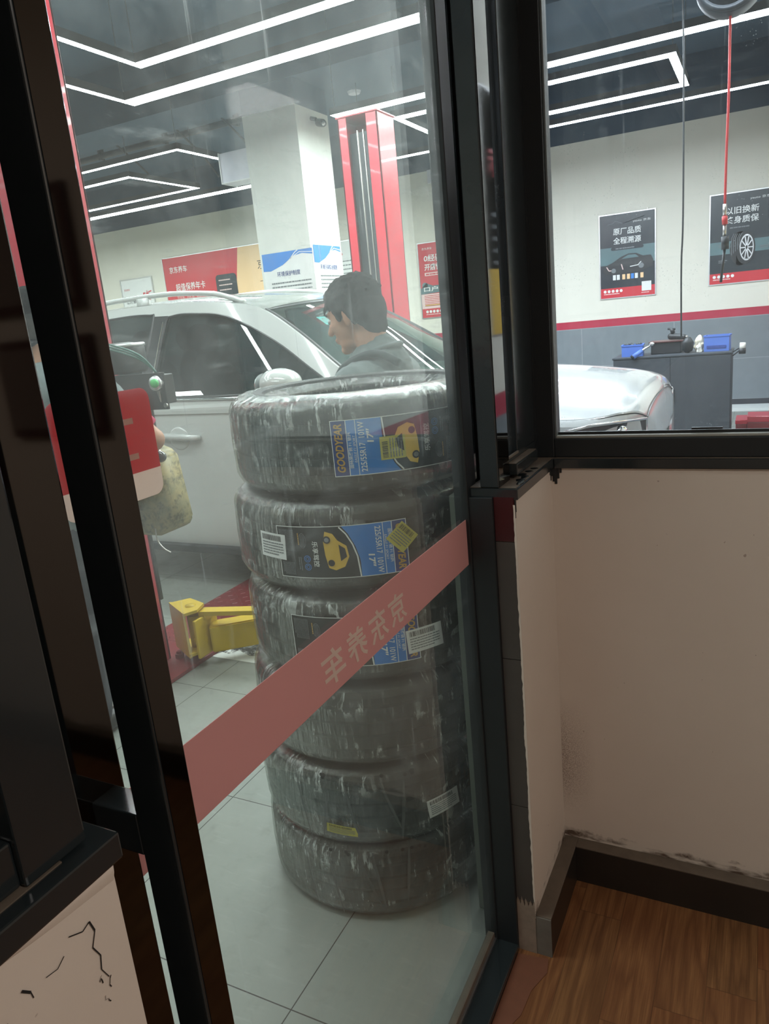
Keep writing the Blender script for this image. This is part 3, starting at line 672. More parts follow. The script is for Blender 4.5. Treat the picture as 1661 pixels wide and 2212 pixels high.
ST = [  # z order from the floor up: centre x, y, label
 ((-.998, 1.708), 'bottom tyre of the stack, on the tile floor, its wrap torn with small holes'),
 ((-.988, 1.699), 'second tyre from the floor, with a yellow sticker low down and a crumpled white one'),
 ((-.976, 1.704), 'third tyre from the floor, mostly hidden behind the pink film band'),
 ((-.957, 1.708), 'fourth tyre from the floor, its long label partly covered by the pink band'),
 ((-.965, 1.708), 'fifth tyre from the floor, yellow diamond sticker over the blue label'),
 ((-.945, 1.715), 'topmost tyre of the stack, wrap whitest on its rim, square yellow sticker on the label')]
tyres = [make_tyre(i*.2345, c, l) for i, (c, l) in enumerate(ST)]
bpy.context.view_layer.update()
def cylmap(c, z, a0, R_, rot):
    """label frame: x across the tread, y towards the brand banner. rot=+1: banner to the left; -1: banner to the right"""
    def f(x, y, l):
        a = math.radians(a0)+(-y if rot > 0 else y)/R_; zz = z+(x if rot > 0 else -x)
        return Vector((c[0]+(R_+l)*math.cos(a), c[1]+(R_+l)*math.sin(a), zz))
    return f
def parent_keep(objs, t):
    for o in objs: o.parent = t; o.location = Vector(o.location)-t.location
def tread_label(t, c, z, a_end, rot, W=.126, Lg=.318):
    """a_end: angle of the plain end; y runs to the banner end"""
    s = Sheet(cylmap(c, z, a_end, TR+.0088, rot), .0005)
    nn = 26; s.rect(0, 0, W, Lg, 'plabel', 0, 1, nn)
    # outline
    s.rect(.0, 0, .0016, Lg, 'pwhite', 1, 1, nn); s.rect(W-.0016, 0, W, Lg, 'pwhite', 1, 1, nn); s.rect(0, 0, W, .0016, 'pwhite', 1, 4); s.rect(0, Lg-.0016, W, Lg, 'pwhite', 1, 4)
    yb = Lg-.034
    s.rect(.0016, yb, W-.0016, Lg-.0016, 'pblued', 1, 2, 3); s.rect(.0016, .205, W-.0016, yb-.0015, 'pblue', 1, 2, 6)
    s.poly([(.0016, .205), (.0016, .168), (.02, .182), (.05, .196), (.08, .204), (.09, .205)], 'pblue', 1)
    s.line([(.003, .162), (.02, .177), (.045, .190), (.075, .199), (W-.002, .203)], .0032, 'pwhite', 2)
    s.rect(.0016, yb-.0018, W-.0016, yb, 'pwhite', 2, 2); s.rect(.0016, yb-.0225, W-.0016, yb-.0210, 'pwhite', 2, 2)
    s.text('GOODYEAR', .008, Lg-.026, .0185, 'gold', w_=.110, bold=.03, lift=3, shear=.18)
    s.text('固特异鹰驰 F1 轿跑', .018, yb-.0110, .0085, 'pwhite', w_=.08, lift=3, bold=.01)
    s.text('EAGLE F1 SPORT', .030, yb-.0195, .0055, 'pwhite', w_=.06, lift=3, shear=.2)
    s.text('225/55R17  101W', .008, yb-.0405, .0135, 'pwhite', w_=.112, lift=3, bold=.012)
    s.text('17″', .072, yb-.0600, .0155, 'pwhite', w_=.030, lift=3, bold=.03, shear=.1)
    # small yellow car picture
    car = [(.012, .128), (.018, .146), (.034, .156), (.048, .176), (.074, .180), (.098, .168), (.106, .146), (.100, .130), (.070, .124), (.036, .122)]
    s.poly(car, 'pyellow', 3); s.poly([(.044, .158), (.054, .172), (.074, .175), (.084, .160)], 'pblack', 4); s.disc(.032, .131, .009, 'pblack', 4); s.disc(.032, .131, .0055, 'alum', 5); s.disc(.088, .137, .008, 'pblack', 4)
    s.text('乐享驾控', .035, .094, .014, 'pwhite', w_=.062, bold=.012, lift=3)
    for x in (.078, .098): s.ring(x, .078, .0082, .0014, 'pblue', 3); s.ring(x, .078, .0045, .0012, 'pblue', 3)
    s.ring(.034, .070, .018, .0012, 'pgrey', 3, ry=.0095)
    for k in range(9): s.rect(.020+k*.0033, .064, .0212+k*.0033, .076, 'pgrey', 3)
    s.lines_of_text(.016, .058, .054, 1, .004, .003, 'gold'); s.lines_of_text(.074, .060, .108, 2, .005, .0028, 'pgrey')
    s.lines_of_text(.008, .046, .060, 11, .0038, .0022, 'pgrey'); s.lines_of_text(.088, .040, .120, 9, .0038, .0022, 'pgrey')
    objs = s.done('label_print', None, {'plabel': 'tread_label'})
    base_ = [o for o in objs if o.name.startswith('tread_label')][0]
    for o in objs:
        if o is not base_: o.parent = base_
    base_.parent = t; base_.location = -t.location
    return base_
def sticker(t, c, z, a, wd, ht, m, rot=0, tear=0, barcode=True, lift=.0105, nm='price_sticker'):
    """small paper sticker stuck to the wrap, centre at angle a and height z; rot in radians"""
    def f(x, y, l):
        X = x*math.cos(rot)-y*math.sin(rot); Y = x*math.sin(rot)+y*math.cos(rot)
        aa = math.radians(a)+X/TR; R_ = TR+lift+l
        return Vector((c[0]+R_*math.cos(aa), c[1]+R_*math.sin(aa), z+Y))
    s = Sheet(f, .0005); s.rect(-wd/2, -ht/2, wd/2, ht/2, m, 0, 5, 3)
    rr = random.Random(int(a*10)); dk = 'pblack' if m != 'palepink' else 'pred'
    if barcode:
        x = -wd*.42
        while x < wd*.3:
            w1 = rr.uniform(.0006, .0022); s.rect(x, ht*.20, x+w1, ht*.42, dk, 1); x += w1+rr.uniform(.0008, .0018)
    s.lines_of_text(-wd*.42, ht*.08, wd*.42, 5, ht*.11, ht*.055, 'pgrey' if m != 'palepink' else 'pred', 1, rr)
    objs = s.done('sticker_print', None, {m: nm}); b0 = [o for o in objs if o.name.startswith(nm)][0]
    for o in objs:
        if o is not b0: o.parent = b0
    b0.parent = t; b0.location = -t.location
c6, c5, c4, c3, c2, c1 = [ST[i][0] for i in (5, 4, 3, 2, 1, 0)]
tread_label(tyres[5], c6, 1.226, -20.0, 1)
tread_label(tyres[4], c5, 1.113, -97.5, -1)
tread_label(tyres[3], c4, .889, -97.5, -1)
sticker(tyres[5], c6, 1.281, -50.5, .052, .056, 'yst', rot=1.57)
sticker(tyres[5], c6, 1.292, -20.5, .062, .070, 'paper', rot=.1, nm='white_sticker')
sticker(tyres[4], c5, 1.062, -100.5, .078, .062, 'paper', rot=-.06, nm='white_sticker')
sticker(tyres[4], c5, 1.070, -46.5, .054, .054, 'yst', rot=math.radians(-48))
sticker(tyres[3], c4, .812, -42.0, .090, .060, 'paper', rot=.06, nm='white_sticker')
sticker(tyres[1], c2, .335, -34.0, .092, .052, 'paper', rot=.10, nm='white_sticker')
sticker(tyres[1], c2, .300, -80.0, .082, .026, 'yst', rot=-.10)
sticker(tyres[1], c2, .335, -12.0, .050, .075, 'orange', rot=.2, nm='orange_sticker')
# torn strips and holes of the loose wrap on the two lowest tyres
def wrap_bits(t, c, z0, seed):
    rr = random.Random(seed); b = BM()
    def P(a, z, l): a = math.radians(a); return Vector((c[0]+(TR+.008+l)*math.cos(a), c[1]+(TR+.008+l)*math.sin(a), z))
    for k in range(5):
        a = -98+k*11+rr.uniform(-4, 4); za, zb = z0+TH*rr.uniform(.75, .97), z0+rr.uniform(.02, .08); da = rr.uniform(-5, 9); prev = None
        for i in range(9):
            f = i/8; w_ = .25+.5*math.sin(f*PI)*rr.uniform(.5, 1); aa = a+da*f; z = za+(zb-za)*f
            row = (b.verts.new(P(aa-w_, z, .001+.004*math.sin(f*PI))), b.verts.new(P(aa+w_, z, .002+.004*math.sin(f*PI))))
            if prev: b.faces.new((prev[0], prev[1], row[1], row[0]))
            prev = row
    me_ = obj('loose_wrap', b, 'wrapstrip', t, True); me_.location = -t.location
    b = BM()
    for k in range(9):
        a = rr.choice([-86, -78, -60, -57, -54, -50, -47, -43, -95])+rr.uniform(-1, 1); z = z0+TH*(.96 if k > 2 else .93)
        vs = [b.verts.new(P(a+.8*math.cos(q), z+.0055*math.sin(q), -.001+.0025)) for q in [2*PI*i/12 for i in range(12)]]; b.faces.new(vs)
    o = obj('wrap_hole', b, 'rubber', t); o.location = -t.location
MT['wrapstrip'] = simple('loose_clear_strip', (.10, .105, .10), .2)
wrap_bits(tyres[0], c1, 0, 3); wrap_bits(tyres[1], c2, .2345, 8)

# ================================================================== CAR
YC = 4.36
car = thing('car', 'white estate-bodied car parked on the garage lift, nose to the right, silver roof rails', 'car')
def cs(vals, X, xs):  # smooth interpolation over stations
    xs = np.array(xs); vals = np.array(vals); m = np.gradient(vals, xs); i = np.clip(np.searchsorted(xs, X)-1, 0, len(xs)-2)
    h = xs[i+1]-xs[i]; t = (X-xs[i])/h
    d = (vals[i+1]-vals[i])/h; m0 = m[i]; m1 = m[i+1]
    if d == 0: m0 = m1 = 0
    return float((2*t**3-3*t**2+1)*vals[i]+(t**3-2*t**2+t)*h*m0+(-2*t**3+3*t**2)*vals[i+1]+(t**3-t**2)*h*m1)
SX = [-5.06, -5.0, -4.85, -4.4, -3.3, -2.6, -2.1, -1.7, -1.3, -.97, -.78, -.665, -.585, -.52, -.475]
HW = [.60, .78, .89, .935, .94, .94, .94, .938, .935, .925, .912, .865, .78, .64, .44]
ZS = [.46, .40, .32, .27, .255, .25, .25, .25, .25, .26, .28, .30, .31, .33, .36]
ZB = [.95, 1.05, 1.15, 1.19, 1.195, 1.185, 1.165, 1.12, 1.06, 1.02, 1.01, 1.015, 1.02, 1.0, .93]
ZC = [.97, 1.07, 1.16, 1.19, 1.195, 1.19, 1.20, 1.205, 1.19, 1.165, 1.14, 1.12, 1.095, 1.055, .95]
def sec(X):
    hw, zs, zb, zc = (cs(v, X, SX) for v in (HW, ZS, ZB, ZC)); H = zb-zs
    half = [(0, zs), (hw*.6, zs), (hw*.93, zs), (hw*.972, zs+.03), (hw*.992, zs+.11), (hw*.985, zs+.20*H+.05), (hw*.984, zs+.34*H), (hw, zs+.52*H), (hw*1.0, zs+.72*H), (hw*.990, zs+.86*H), (hw*.978, zb-.03), (hw*.95, zb-.004), (hw*.90, zb+(zc-zb)*.10)]
    half += [(hw*f, zb+(zc-zb)*g) for f, g in ((.8, .32), (.6, .64), (.35, .9), (.15, .985), (0, 1))]
    return half
def ring_pts(X):
    h = sec(X); near = [(YC-d, z) for d, z in h]; far = [(YC+d, z) for d, z in h[1:-1]][::-1]
    return near+far
def grid(bm, rows, closed=True):
    R_ = [[bm.verts.new(p) for p in r] for r in rows]
    for A, B in zip(R_, R_[1:]):
        n = len(A)
        for k in range(n if closed else n-1): bm.faces.new((A[k], A[(k+1) % n], B[(k+1) % n], B[k]))
    return R_
b = BM(); XS = sorted(set(list(np.linspace(-5.06, -.9, 50))+list(np.linspace(-.9, -.475, 22))))
R_ = grid(b, [[(X, y, z) for y, z in ring_pts(X)] for X in XS]); b.faces.new(R_[0][::-1]); b.faces.new(R_[-1])
body = obj('body_shell', b, 'carpaint', None, True)
# cut the four wheel arches
for i, (wx, yy) in enumerate(((-1.24, 3.4), (-1.24, 5.32), (-4.02, 3.4), (-4.02, 5.32))):
    b = BM(); lathe(b, [(.385, -.24), (.385, .24)], (wx, yy, .36), 40, 'Y'); cut = obj('cut', b, 'cardark')
    md = body.modifiers.new('b', 'BOOLEAN'); md.object = cut; md.operation = 'DIFFERENCE'; md.solver = 'EXACT'
    dg = bpy.context.evaluated_depsgraph_get(); me = bpy.data.meshes.new_from_object(body.evaluated_get(dg)); body.modifiers.clear(); body.data = me; bpy.data.objects.remove(cut)
body.name = 'body_shell'; body.parent = car
try: body.data.set_sharp_from_angle(angle=math.radians(32))
except Exception: pass
for i, (wx, yy) in enumerate(((-1.24, 3.53), (-1.24, 5.19), (-4.02, 3.53), (-4.02, 5.19))):
    b = BM(); lathe(b, [(.20, -.10), (.30, -.11), (.335, -.085), (.345, -.03), (.345, .03), (.335, .085), (.30, .11), (.20, .10)], (wx, yy, .345), 48, 'Y', closed=True); wl = obj('wheel_tyre', b, 'cartyre', car, True)
    b = BM(); sg = -1 if yy < YC else 1; lathe(b, [(.215, -.09), (.215, .09), (.19, .08), (.19, -.08)], (wx, yy, .345), 40, 'Y', closed=True)
    for k in range(5):
        a = 2*PI*k/5+.3; tube(b, [(wx+.03*math.cos(a), yy+sg*.06, .345+.03*math.sin(a)), (wx+.2*math.cos(a), yy+sg*.075, .345+.2*math.sin(a))], [.035, .022], 8)
    lathe(b, [(0, -.01), (.055, -.01), (.05, .02), (0, .02)], (wx, yy+sg*.07, .345), 20, 'Y'); obj('wheel_rim', b, 'rim', wl, True)
# hood panel a few millimetres proud of the body, with its dark shut line
def surf(X, d):
    h = sec(X)[10:]; ds = [p[0] for p in h][::-1]; zs = [p[1] for p in h][::-1]; return float(np.interp(abs(d), ds, zs))
b = BM(); rows = []; edge = []
for X in list(np.linspace(-1.62, -.68, 34))+list(np.linspace(-.67, -.505, 14)):
    hw = cs(HW, X, SX); w_ = hw*.945; row = []
    for k in range(25):
        d = -w_+2*w_*k/24; row.append((X, YC-d, surf(X, d)+.011-.009*(abs(d)/w_)**8))
    rows.append(row); edge.append(row[-1])
grid(b, rows, False); obj('hood', b, 'carpaint', car, True)
b = BM(); e2 = [tuple(Vector(p)+Vector((.002, -.004, -.009))) for p in edge]; tube(b, e2, .004, 6)
last = [tuple(Vector(p)+Vector((.007, 0, -.012))) for p in rows[-1]]; tube(b, last, .0035, 6); tube(b, [(x, 2*YC-y, z) for x, y, z in e2], .004, 6); obj('shut_line', b, 'cardark', car)
# greenhouse: side frames with window openings, tilted inwards
def flat_with_holes(outer, holes, ext):
    cu = bpy.data.curves.new('p', 'CURVE'); cu.dimensions = '2D'; cu.fill_mode = 'BOTH'; cu.extrude = ext
    for P in [outer]+holes:
        sp = cu.splines.new('POLY'); sp.points.add(len(P)-1); sp.use_cyclic_u = True
        for q, (x, y) in zip(sp.points, P): q.co = (x, y, 0, 1)
    o = bpy.data.objects.new('p', cu); C.objects.link(o); dg = bpy.context.evaluated_depsgraph_get()
    me = bpy.data.meshes.new_from_object(o.evaluated_get(dg)); bpy.data.objects.remove(o); return me
def sm(P, n=6):   # Catmull-Rom through the points
    O = []
    for i in range(len(P)-1):
        p0 = P[max(i-1, 0)]; p1 = P[i]; p2 = P[i+1]; p3 = P[min(i+2, len(P)-1)]
        for k in range(n):
            t = k/n; O.append(tuple(.5*((2*p1[j])+(-p0[j]+p2[j])*t+(2*p0[j]-5*p1[j]+4*p2[j]-p3[j])*t*t+(-p0[j]+3*p1[j]-3*p2[j]+p3[j])*t**3) for j in range(len(p1))))
    return O+[P[-1]]
def sideY(z): return 3.425+max(0, z-1.15)*.5
roofline = sm([(-5.0, 1.20), (-4.93, 1.52), (-4.72, 1.68), (-4.3, 1.745), (-3.7, 1.772), (-3.2, 1.762), (-2.85, 1.728), (-2.62, 1.676), (-2.34, 1.522), (-2.04, 1.322), (-1.74, 1.135)])
outer = [(-5.0, 1.13)]+roofline+[(-1.74, 1.10)]
wf = sm([(-3.36, 1.205), (-3.36, 1.45), (-3.345, 1.655), (-3.30, 1.688), (-3.15, 1.690), (-2.86, 1.648), (-2.50, 1.492), (-2.22, 1.325), (-2.02, 1.205)], 4)
wr = sm([(-4.22, 1.215), (-4.20, 1.50), (-4.12, 1.66), (-4.0, 1.698), (-3.7, 1.715), (-3.49, 1.708), (-3.455, 1.68), (-3.46, 1.4), (-3.465, 1.208)], 4)
wq = sm([(-4.86, 1.30), (-4.78, 1.50), (-4.62, 1.61), (-4.34, 1.668), (-4.30, 1.64), (-4.30, 1.225), (-4.6, 1.225)], 4)
for sgn in (1, -1):
    def place(me, off, nm, m):
        for v in me.vertices:
            x, z, t = v.co.x, v.co.y, v.co.z; y = sideY(z)+off+t; v.co = (x, y if sgn > 0 else 2*YC-y, z)
        return link(nm, me, m, car)
    place(flat_with_holes(outer, [wf, wr, wq], .014), .014, 'cabin_side', 'carpaint')
    place(flat_with_holes(sm([(-3.475, 1.19), (-3.475, 1.45), (-3.465, 1.70)])+sm([(-3.335, 1.695), (-3.35, 1.45), (-3.352, 1.19)]), [], .008), .006, 'door_pillar', 'cardark')
    for W_ in (wf, wr, wq): 
        cx0 = sum(p[0] for p in W_)/len(W_); cz0 = sum(p[1] for p in W_)/len(W_)
        place(flat_with_holes([(cx0+(p[0]-cx0)*1.02, cz0+(p[1]-cz0)*1.02) for p in W_], [], .002), .024, 'side_window', 'carglass')
        b = BM(); tube(b, [(x, (sideY(z)+.002) if sgn > 0 else 2*YC-sideY(z)-.002, z) for x, z in W_], .008, 6, closed=True); obj('window_seal', b, 'cardark', car)
    b = BM(); box(b, -3.375, -3.350, 0, .006, 0, 1); bmesh.ops.delete(b, geom=b.verts[:], context='VERTS')
    yb = lambda z, o=0: (sideY(z)-o) if sgn > 0 else 2*YC-sideY(z)+o
    tube(b, [(-4.55, yb(1.21, .006), 1.215), (-3.4, yb(1.2, .008), 1.203), (-2.7, yb(1.19, .008), 1.192), (-2.08, yb(1.18, .006), 1.185)], .0075, 8)
    obj('belt_trim', b, 'chrome', car, True)
    b = BM(); tube(b, sm([(-3.372, yb(1.66, .003), 1.66), (-3.376, yb(1.45, .003), 1.45), (-3.372, yb(1.21, .003), 1.21)]), .006, 6); obj('pillar_trim', b, 'chrome', car)
    # shut lines of the front door
    ysd = lambda z: (YC-(cs(HW, -3, SX)*1.001)) if sgn > 0 else YC+cs(HW, -3, SX)*1.001
    b = BM(); tube(b, [(-3.40, ysd(0), z) for z in np.linspace(.36, 1.17, 8)], .004, 5); tube(b, [(-2.02, ysd(0)+(.004*sgn), z) for z in np.linspace(.40, 1.12, 8)], .004, 5); obj('door_gap', b, 'cardark', car)
    # sill cladding
    b = BM(); yy = 3.41 if sgn > 0 else 2*YC-3.41; box(b, -3.60, -1.66, min(yy, yy+sgn*.12), max(yy, yy+sgn*.12), .235, .285, bev=.012); obj('sill_cladding', b, 'cardark', car)
    # roof rail
    b = BM(); yr = lambda z: sideY(z)+.05 if sgn > 0 else 2*YC-sideY(z)-.05
    P = sm([(-4.35, yr(1.75), 1.765), (-4.2, yr(1.78), 1.80), (-3.9, yr(1.79), 1.825), (-3.42, yr(1.79), 1.830), (-3.07, yr(1.78), 1.803), (-2.90, yr(1.74), 1.765), (-2.78, yr(1.71), 1.725)])
    tube(b, P, [.016]*len(P), 8); box(b, -3.66, -3.56, P[10][1]-.012, P[10][1]+.012, 1.74, 1.825); obj('roof_rail', b, 'carpaint', car, True)
    # front door handle in its round recess
    yh = 3.42 if sgn > 0 else 2*YC-3.42; q = -sgn
    b = BM(); ico(b, (-3.155, yh+sgn*.002, .965), (.080, .012, .072), 3); hd = obj('handle_recess', b, 'carpaint', car, True)
    b = BM(); P = sm([(-3.315, yh+q*.004, .988), (-3.29, yh+q*.024, .987), (-3.15, yh+q*.034, .981), (-3.02, yh+q*.026, .973), (-2.99, yh+q*.002, .971)]); n = len(P); tube(b, P, [.013+.008*math.sin(PI*i/(n-1)) for i in range(n)], 10)
    for v in b.verts: v.co.z = .98+(v.co.z-.98)*1.0
    obj('door_handle', b, 'carpaint', car, True)
    # rear door handle
    b = BM(); P = sm([(-4.30, yh+q*.004, .99), (-4.27, yh+q*.024, .99), (-4.1, yh+q*.034, .985), (-3.99, yh+q*.002, .98)]); tube(b, P, .018, 10); obj('door_handle', b, 'carpaint', car, True)
    # mirror housing on a short arm
    ym = 3.30 if sgn > 0 else 2*YC-3.30
    b = BM(); ico(b, (-2.29, ym, 1.275), (.125, .115, .078), 4)
    for v in b.verts:
        if v.co.x < -2.35: v.co.x = -2.35-(abs(v.co.x+2.35))*.35
        if v.co.z < 1.238: v.co.z = 1.238-(1.238-v.co.z)*.4
    mh = obj('mirror_housing', b, 'carpaint', car, True)
    b = BM(); tube(b, [(-2.22, ym+sgn*.05, 1.245), (-2.14, ym+sgn*.15, 1.20)], [.03, .04], 10); obj('mirror_arm', b, 'cardark', mh, True)
    b = BM(); lathe(b, [(0, 0), (.085, 0), (.085, .004), (0, .004)], (-2.393, ym, 1.272), 24, 'X')
    for v in b.verts: v.co.z = 1.272+(v.co.z-1.272)*.7
    obj('mirror_glass', b, 'chrome', mh)
    # headlight and fog trim
    P = [(-.86, .955), (-.70, .985), (-.60, .985), (-.505, .965), (-.505, .88), (-.60, .86), (-.74, .905)]
    b = BM(); f1, f2 = [], []
    for x, z in P:
        hw = cs(HW, min(x, -.50), SX); y = YC-sgn*(hw*1.004); f1.append(b.verts.new((x+.004, y, z))); f2.append(b.verts.new((x-.03, y+sgn*.05, z)))
    b.faces.new(f1); b.faces.new(f2[::-1])
    for i in range(len(P)): j = (i+1) % len(P); b.faces.new((f1[i], f1[j], f2[j], f2[i]))
    hl = obj('headlight', b, 'pblack', car)
    b = BM(); tube(b, [(x+.004, YC-sgn*(cs(HW, min(x, -.50), SX)*1.006), z) for x, z in P], .008, 6, closed=True)
    ico(b, (-.59, YC-sgn*cs(HW, -.59, SX)*.985, .935), (.032, .03, .032), 3); obj('lamp_trim', b, 'chrome', hl, True)
# roof skin
def rz(X): return float(np.interp(X, [p[0] for p in roofline], [p[1] for p in roofline]))
b = BM(); rows = []
for X in np.linspace(-4.93, -2.60, 34):
    z0 = rz(X); y0 = sideY(z0)+.004; row = []
    for k in range(21):
        f = k/20; u = 2*f-1; row.append((X+.10*(1-u*u)*(1 if X > -3 else 0)*((X+3)/.4 if X > -3 else 0), y0+(2*YC-2*y0)*f, z0+.045*(1-u*u)**.8))
    rows.append(row)
grid(b, rows, False); bmesh.ops.solidify(b, geom=b.faces[:], thickness=.012); obj('roof', b, 'carpaint', car, True)
b = BM(); rows = []
for i in range(15):
    t = i/14; X = -2.605+(-1.76+2.605)*t; z0 = rz(X)-.004; y0 = sideY(z0)+.03; row = []
    for k in range(21):
        u = 2*k/20-1; row.append((X+(.10+.07*t)*(1-u*u), y0+(2*YC-2*y0)*k/20, z0+.012*(1-u*u)*(1-t)+.02*(1-u*u)))
    rows.append(row)
grid(b, rows, False); obj('windscreen', b, 'screen', car, True)
b = BM(); tube(b, [r_[0] for r_ in rows], .014, 6); tube(b, [r_[-1] for r_ in rows], .014, 6); tube(b, rows[0], .012, 6); tube(b, rows[-1], .02, 6); obj('windscreen_seal', b, 'cardark', car)
b = BM(); rows2 = []
for i in range(8):
    t = i/7; X = -4.95-.06*t; z0 = 1.60-.42*t; y0 = sideY(z0)+.03; rows2.append([(X-.05*(1-(2*k/12-1)**2), y0+(2*YC-2*y0)*k/12, z0) for k in range(13)])
grid(b, rows2, False); obj('rear_window', b, 'carglass', car, True)
# scuttle, dash, seats, steering wheel, inner mirror, stickers
b = BM(); box(b, -2.30, -1.70, 3.56, 5.16, 1.06, 1.165, bev=.03); obj('dashboard', b, 'cardark', car)
for nm, xx in (('front_seat', -3.22), ('front_seat', -3.22), ('rear_seat', -4.12)):
    pass
for (xx, yy) in ((-3.15, 3.88), (-3.15, 4.84), (-4.10, 3.88), (-4.10, 4.36), (-4.10, 4.84)):
    b = BM(); rt = Matrix.Rotation(math.radians(-14), 3, 'Y')
    ico(b, (xx, yy, 1.16), (.085, .235, .32), 3, rt); se = obj('seat_back', b, 'seat', car, True)
    b = BM(); ico(b, (xx-.09, yy, 1.53), (.055, .14, .105), 3, rt); tube(b, [(xx-.06, yy-.05, 1.36), (xx-.08, yy-.05, 1.5)], .006, 6); tube(b, [(xx-.06, yy+.05, 1.36), (xx-.08, yy+.05, 1.5)], .006, 6); obj('headrest', b, 'seat', se, True)
    b = BM(); ico(b, (xx+.24, yy, .90), (.28, .25, .10), 3); obj('seat_cushion', b, 'seat', car, True)
b = BM(); P = [(-2.42+.06*math.sin(a)*.4, 3.90+.18*math.cos(a), 1.18+.17*math.sin(a)) for a in [2*PI*i/28 for i in range(28)]]; tube(b, P, .014, 8, closed=True); tube(b, [(-2.42, 3.75, 1.18), (-2.38, 3.9, 1.17), (-2.42, 4.05, 1.18)], .02, 8); obj('steering_wheel', b, 'cardark', car, True)
b = BM(); box(b, -2.42, -2.38, 4.24, 4.48, 1.535, 1.60, bev=.01); tube(b, [(-2.40, 4.36, 1.59), (-2.42, 4.36, 1.66)], .01, 6); obj('inner_mirror', b, 'cardark', car)
b = BM(); box(b, -4.9, -1.8, 3.62, 5.10, .40, .48); obj('cabin_floor', b, 'cardark', car)
sf = Sheet(lambda a, bb, l: Vector((-2.475+bb*.8+l, 4.04-.0+a, 1.600-bb*.57)), .002)
sf.rect(0, 0, .10, .09, 'teal', 3); sf.ring(.05, .045, .028, .005, 'pgrey', 4); o_ = sf.done('windscreen_sticker', car)
# bumper and grille
b = BM(); rows = []
for i in range(3):
    z = (.50, .66, .80)[i]; rows.append([(-.465-.09*(abs(u)**2.5), YC+u*.44, z) for u in np.linspace(-1, 1, 15)])
grid(b, rows, False); bmesh.ops.solidify(b, geom=b.faces[:], thickness=.02); gr = obj('grille', b, 'cardark', car, True)
b = BM()
for z in (.56, .62, .68, .74): tube(b, [(-.450-.09*(abs(u)**2.5), YC+u*.42, z) for u in np.linspace(-1, 1, 13)], .008, 6)
obj('grille_bar', b, 'chrome', gr, True)
base(car, (-2.7, YC, 0))

# ================================================================== LIFT (two columns, arms, plate, power unit)
def lift_column(label, x0, x1, y0, y1, face):
    """red steel U column; the open side faces the car"""
    t = thing('lift_column', label, 'lift column'); b = BM(); w_ = .055; d = .05
    inner = y1 if face > 0 else y0
    box(b, x0, x0+.012, y0, y1, .02, 3.05, bev=.002); box(b, x1-.012, x1, y0, y1, .02, 3.05, bev=.002)
    back = (y0, y0+.012) if face > 0 else (y1-.012, y1); box(b, x0, x1, back[0], back[1], .02, 3.05, bev=.002)
    fl = (y1-.012, y1) if face > 0 else (y0, y0+.012)
    box(b, x0, x0+.075, fl[0], fl[1], .02, 3.05, bev=.002); box(b, x1-.095, x1, fl[0], fl[1], .02, 3.05, bev=.002); obj('column_channel', b, 'red', t)
    b = BM(); box(b, x0-.01, x1+.01, y0-.01, y1+.01, 3.05, 3.062, bev=.002); obj('top_cap', b, 'red', t)
    b = BM(); box(b, x0-.16, x1+.17, y0-.01, y1+.17, 0, .02, bev=.003); obj('base_plate', b, 'dred', t)
    for bx_, by_ in ((x1+.10, y1+.09), (x1+.10, y0+.06), (x0-.10, y0+.06), (x0-.10, y1+.09), (x1+.04, y1+.02)):
        b = BM(); lathe(b, [(0, 0), (.022, 0), (.022, .022), (.014, .024), (.014, .034), (0, .034)], (bx_, by_, .02), 6); obj('anchor_bolt', b, 'dred', t)
    b = BM(); xm = (x0+x1)/2; box(b, x0+.05, x1-.05, (y0+y1)/2-.06, (y0+y1)/2+.05, .03, 2.95); obj('slide_track', b, 'dark', t)
    for k in (0, 1):
        b = BM(); tube(b, [(xm-.02+k*.05, fl[0]+(-.03 if face > 0 else .03), .05), (xm-.02+k*.05, fl[0]+(-.03 if face > 0 else .03), 2.95)], .007, 6); obj('cable', b, 'steel', t)
    base(t, (xm, (y0+y1)/2, 0)); return t
lift_column('near red lift column beside the left door stile, base plate bolted to the floor', -2.95, -2.592, 2.20, 2.495, 1)
lift_column('far red lift column beyond the car, right of the white pillar', -2.97, -2.63, 5.49, 5.79, -1)
t = thing('lift_carriage', 'yellow lift arm bracket low on the near red column with two arms reaching right', 'lift arm')
def beam(b, p, q, wd, h_):
    p, q = Vector(p), Vector(q); d = (q-p); d.z = 0; d.normalize(); n = Vector((-d.y, d.x, 0))*wd/2; up = Vector((0, 0, h_))
    vs = [b.verts.new(v) for v in (p-n, p+n, q+n, q-n, p-n+up, p+n+up, q+n+up, q-n+up)]
    for f in ((0, 3, 2, 1), (4, 5, 6, 7), (0, 1, 5, 4), (1, 2, 6, 5), (2, 3, 7, 6), (3, 0, 4, 7)): b.faces.new([vs[i] for i in f])
b = BM(); beam(b, (-2.585, 2.545, .065), (-2.412, 2.448, .065), .012, .235)
obj('bracket_plate', b, 'yellow', t)
b = BM()
for z in (.285, .075):
    vs = [(-2.585, 2.54), (-2.405, 2.44), (-2.375, 2.50), (-2.40, 2.58), (-2.52, 2.62)]
    a_ = [b.verts.new((x, y, z)) for x, y in vs]; c_ = [b.verts.new((x, y, z+.014)) for x, y in vs]; b.faces.new(a_[::-1]); b.faces.new(c_)
    for i in range(5): j = (i+1) % 5; b.faces.new((a_[i], a_[j], c_[j], c_[i]))
obj('hinge_plate', b, 'yellow', t)
b = BM(); tube(b, [(-2.445, 2.535, .06), (-2.445, 2.535, .303)], .026, 16); obj('hinge_pin', b, 'yellow', t, True)
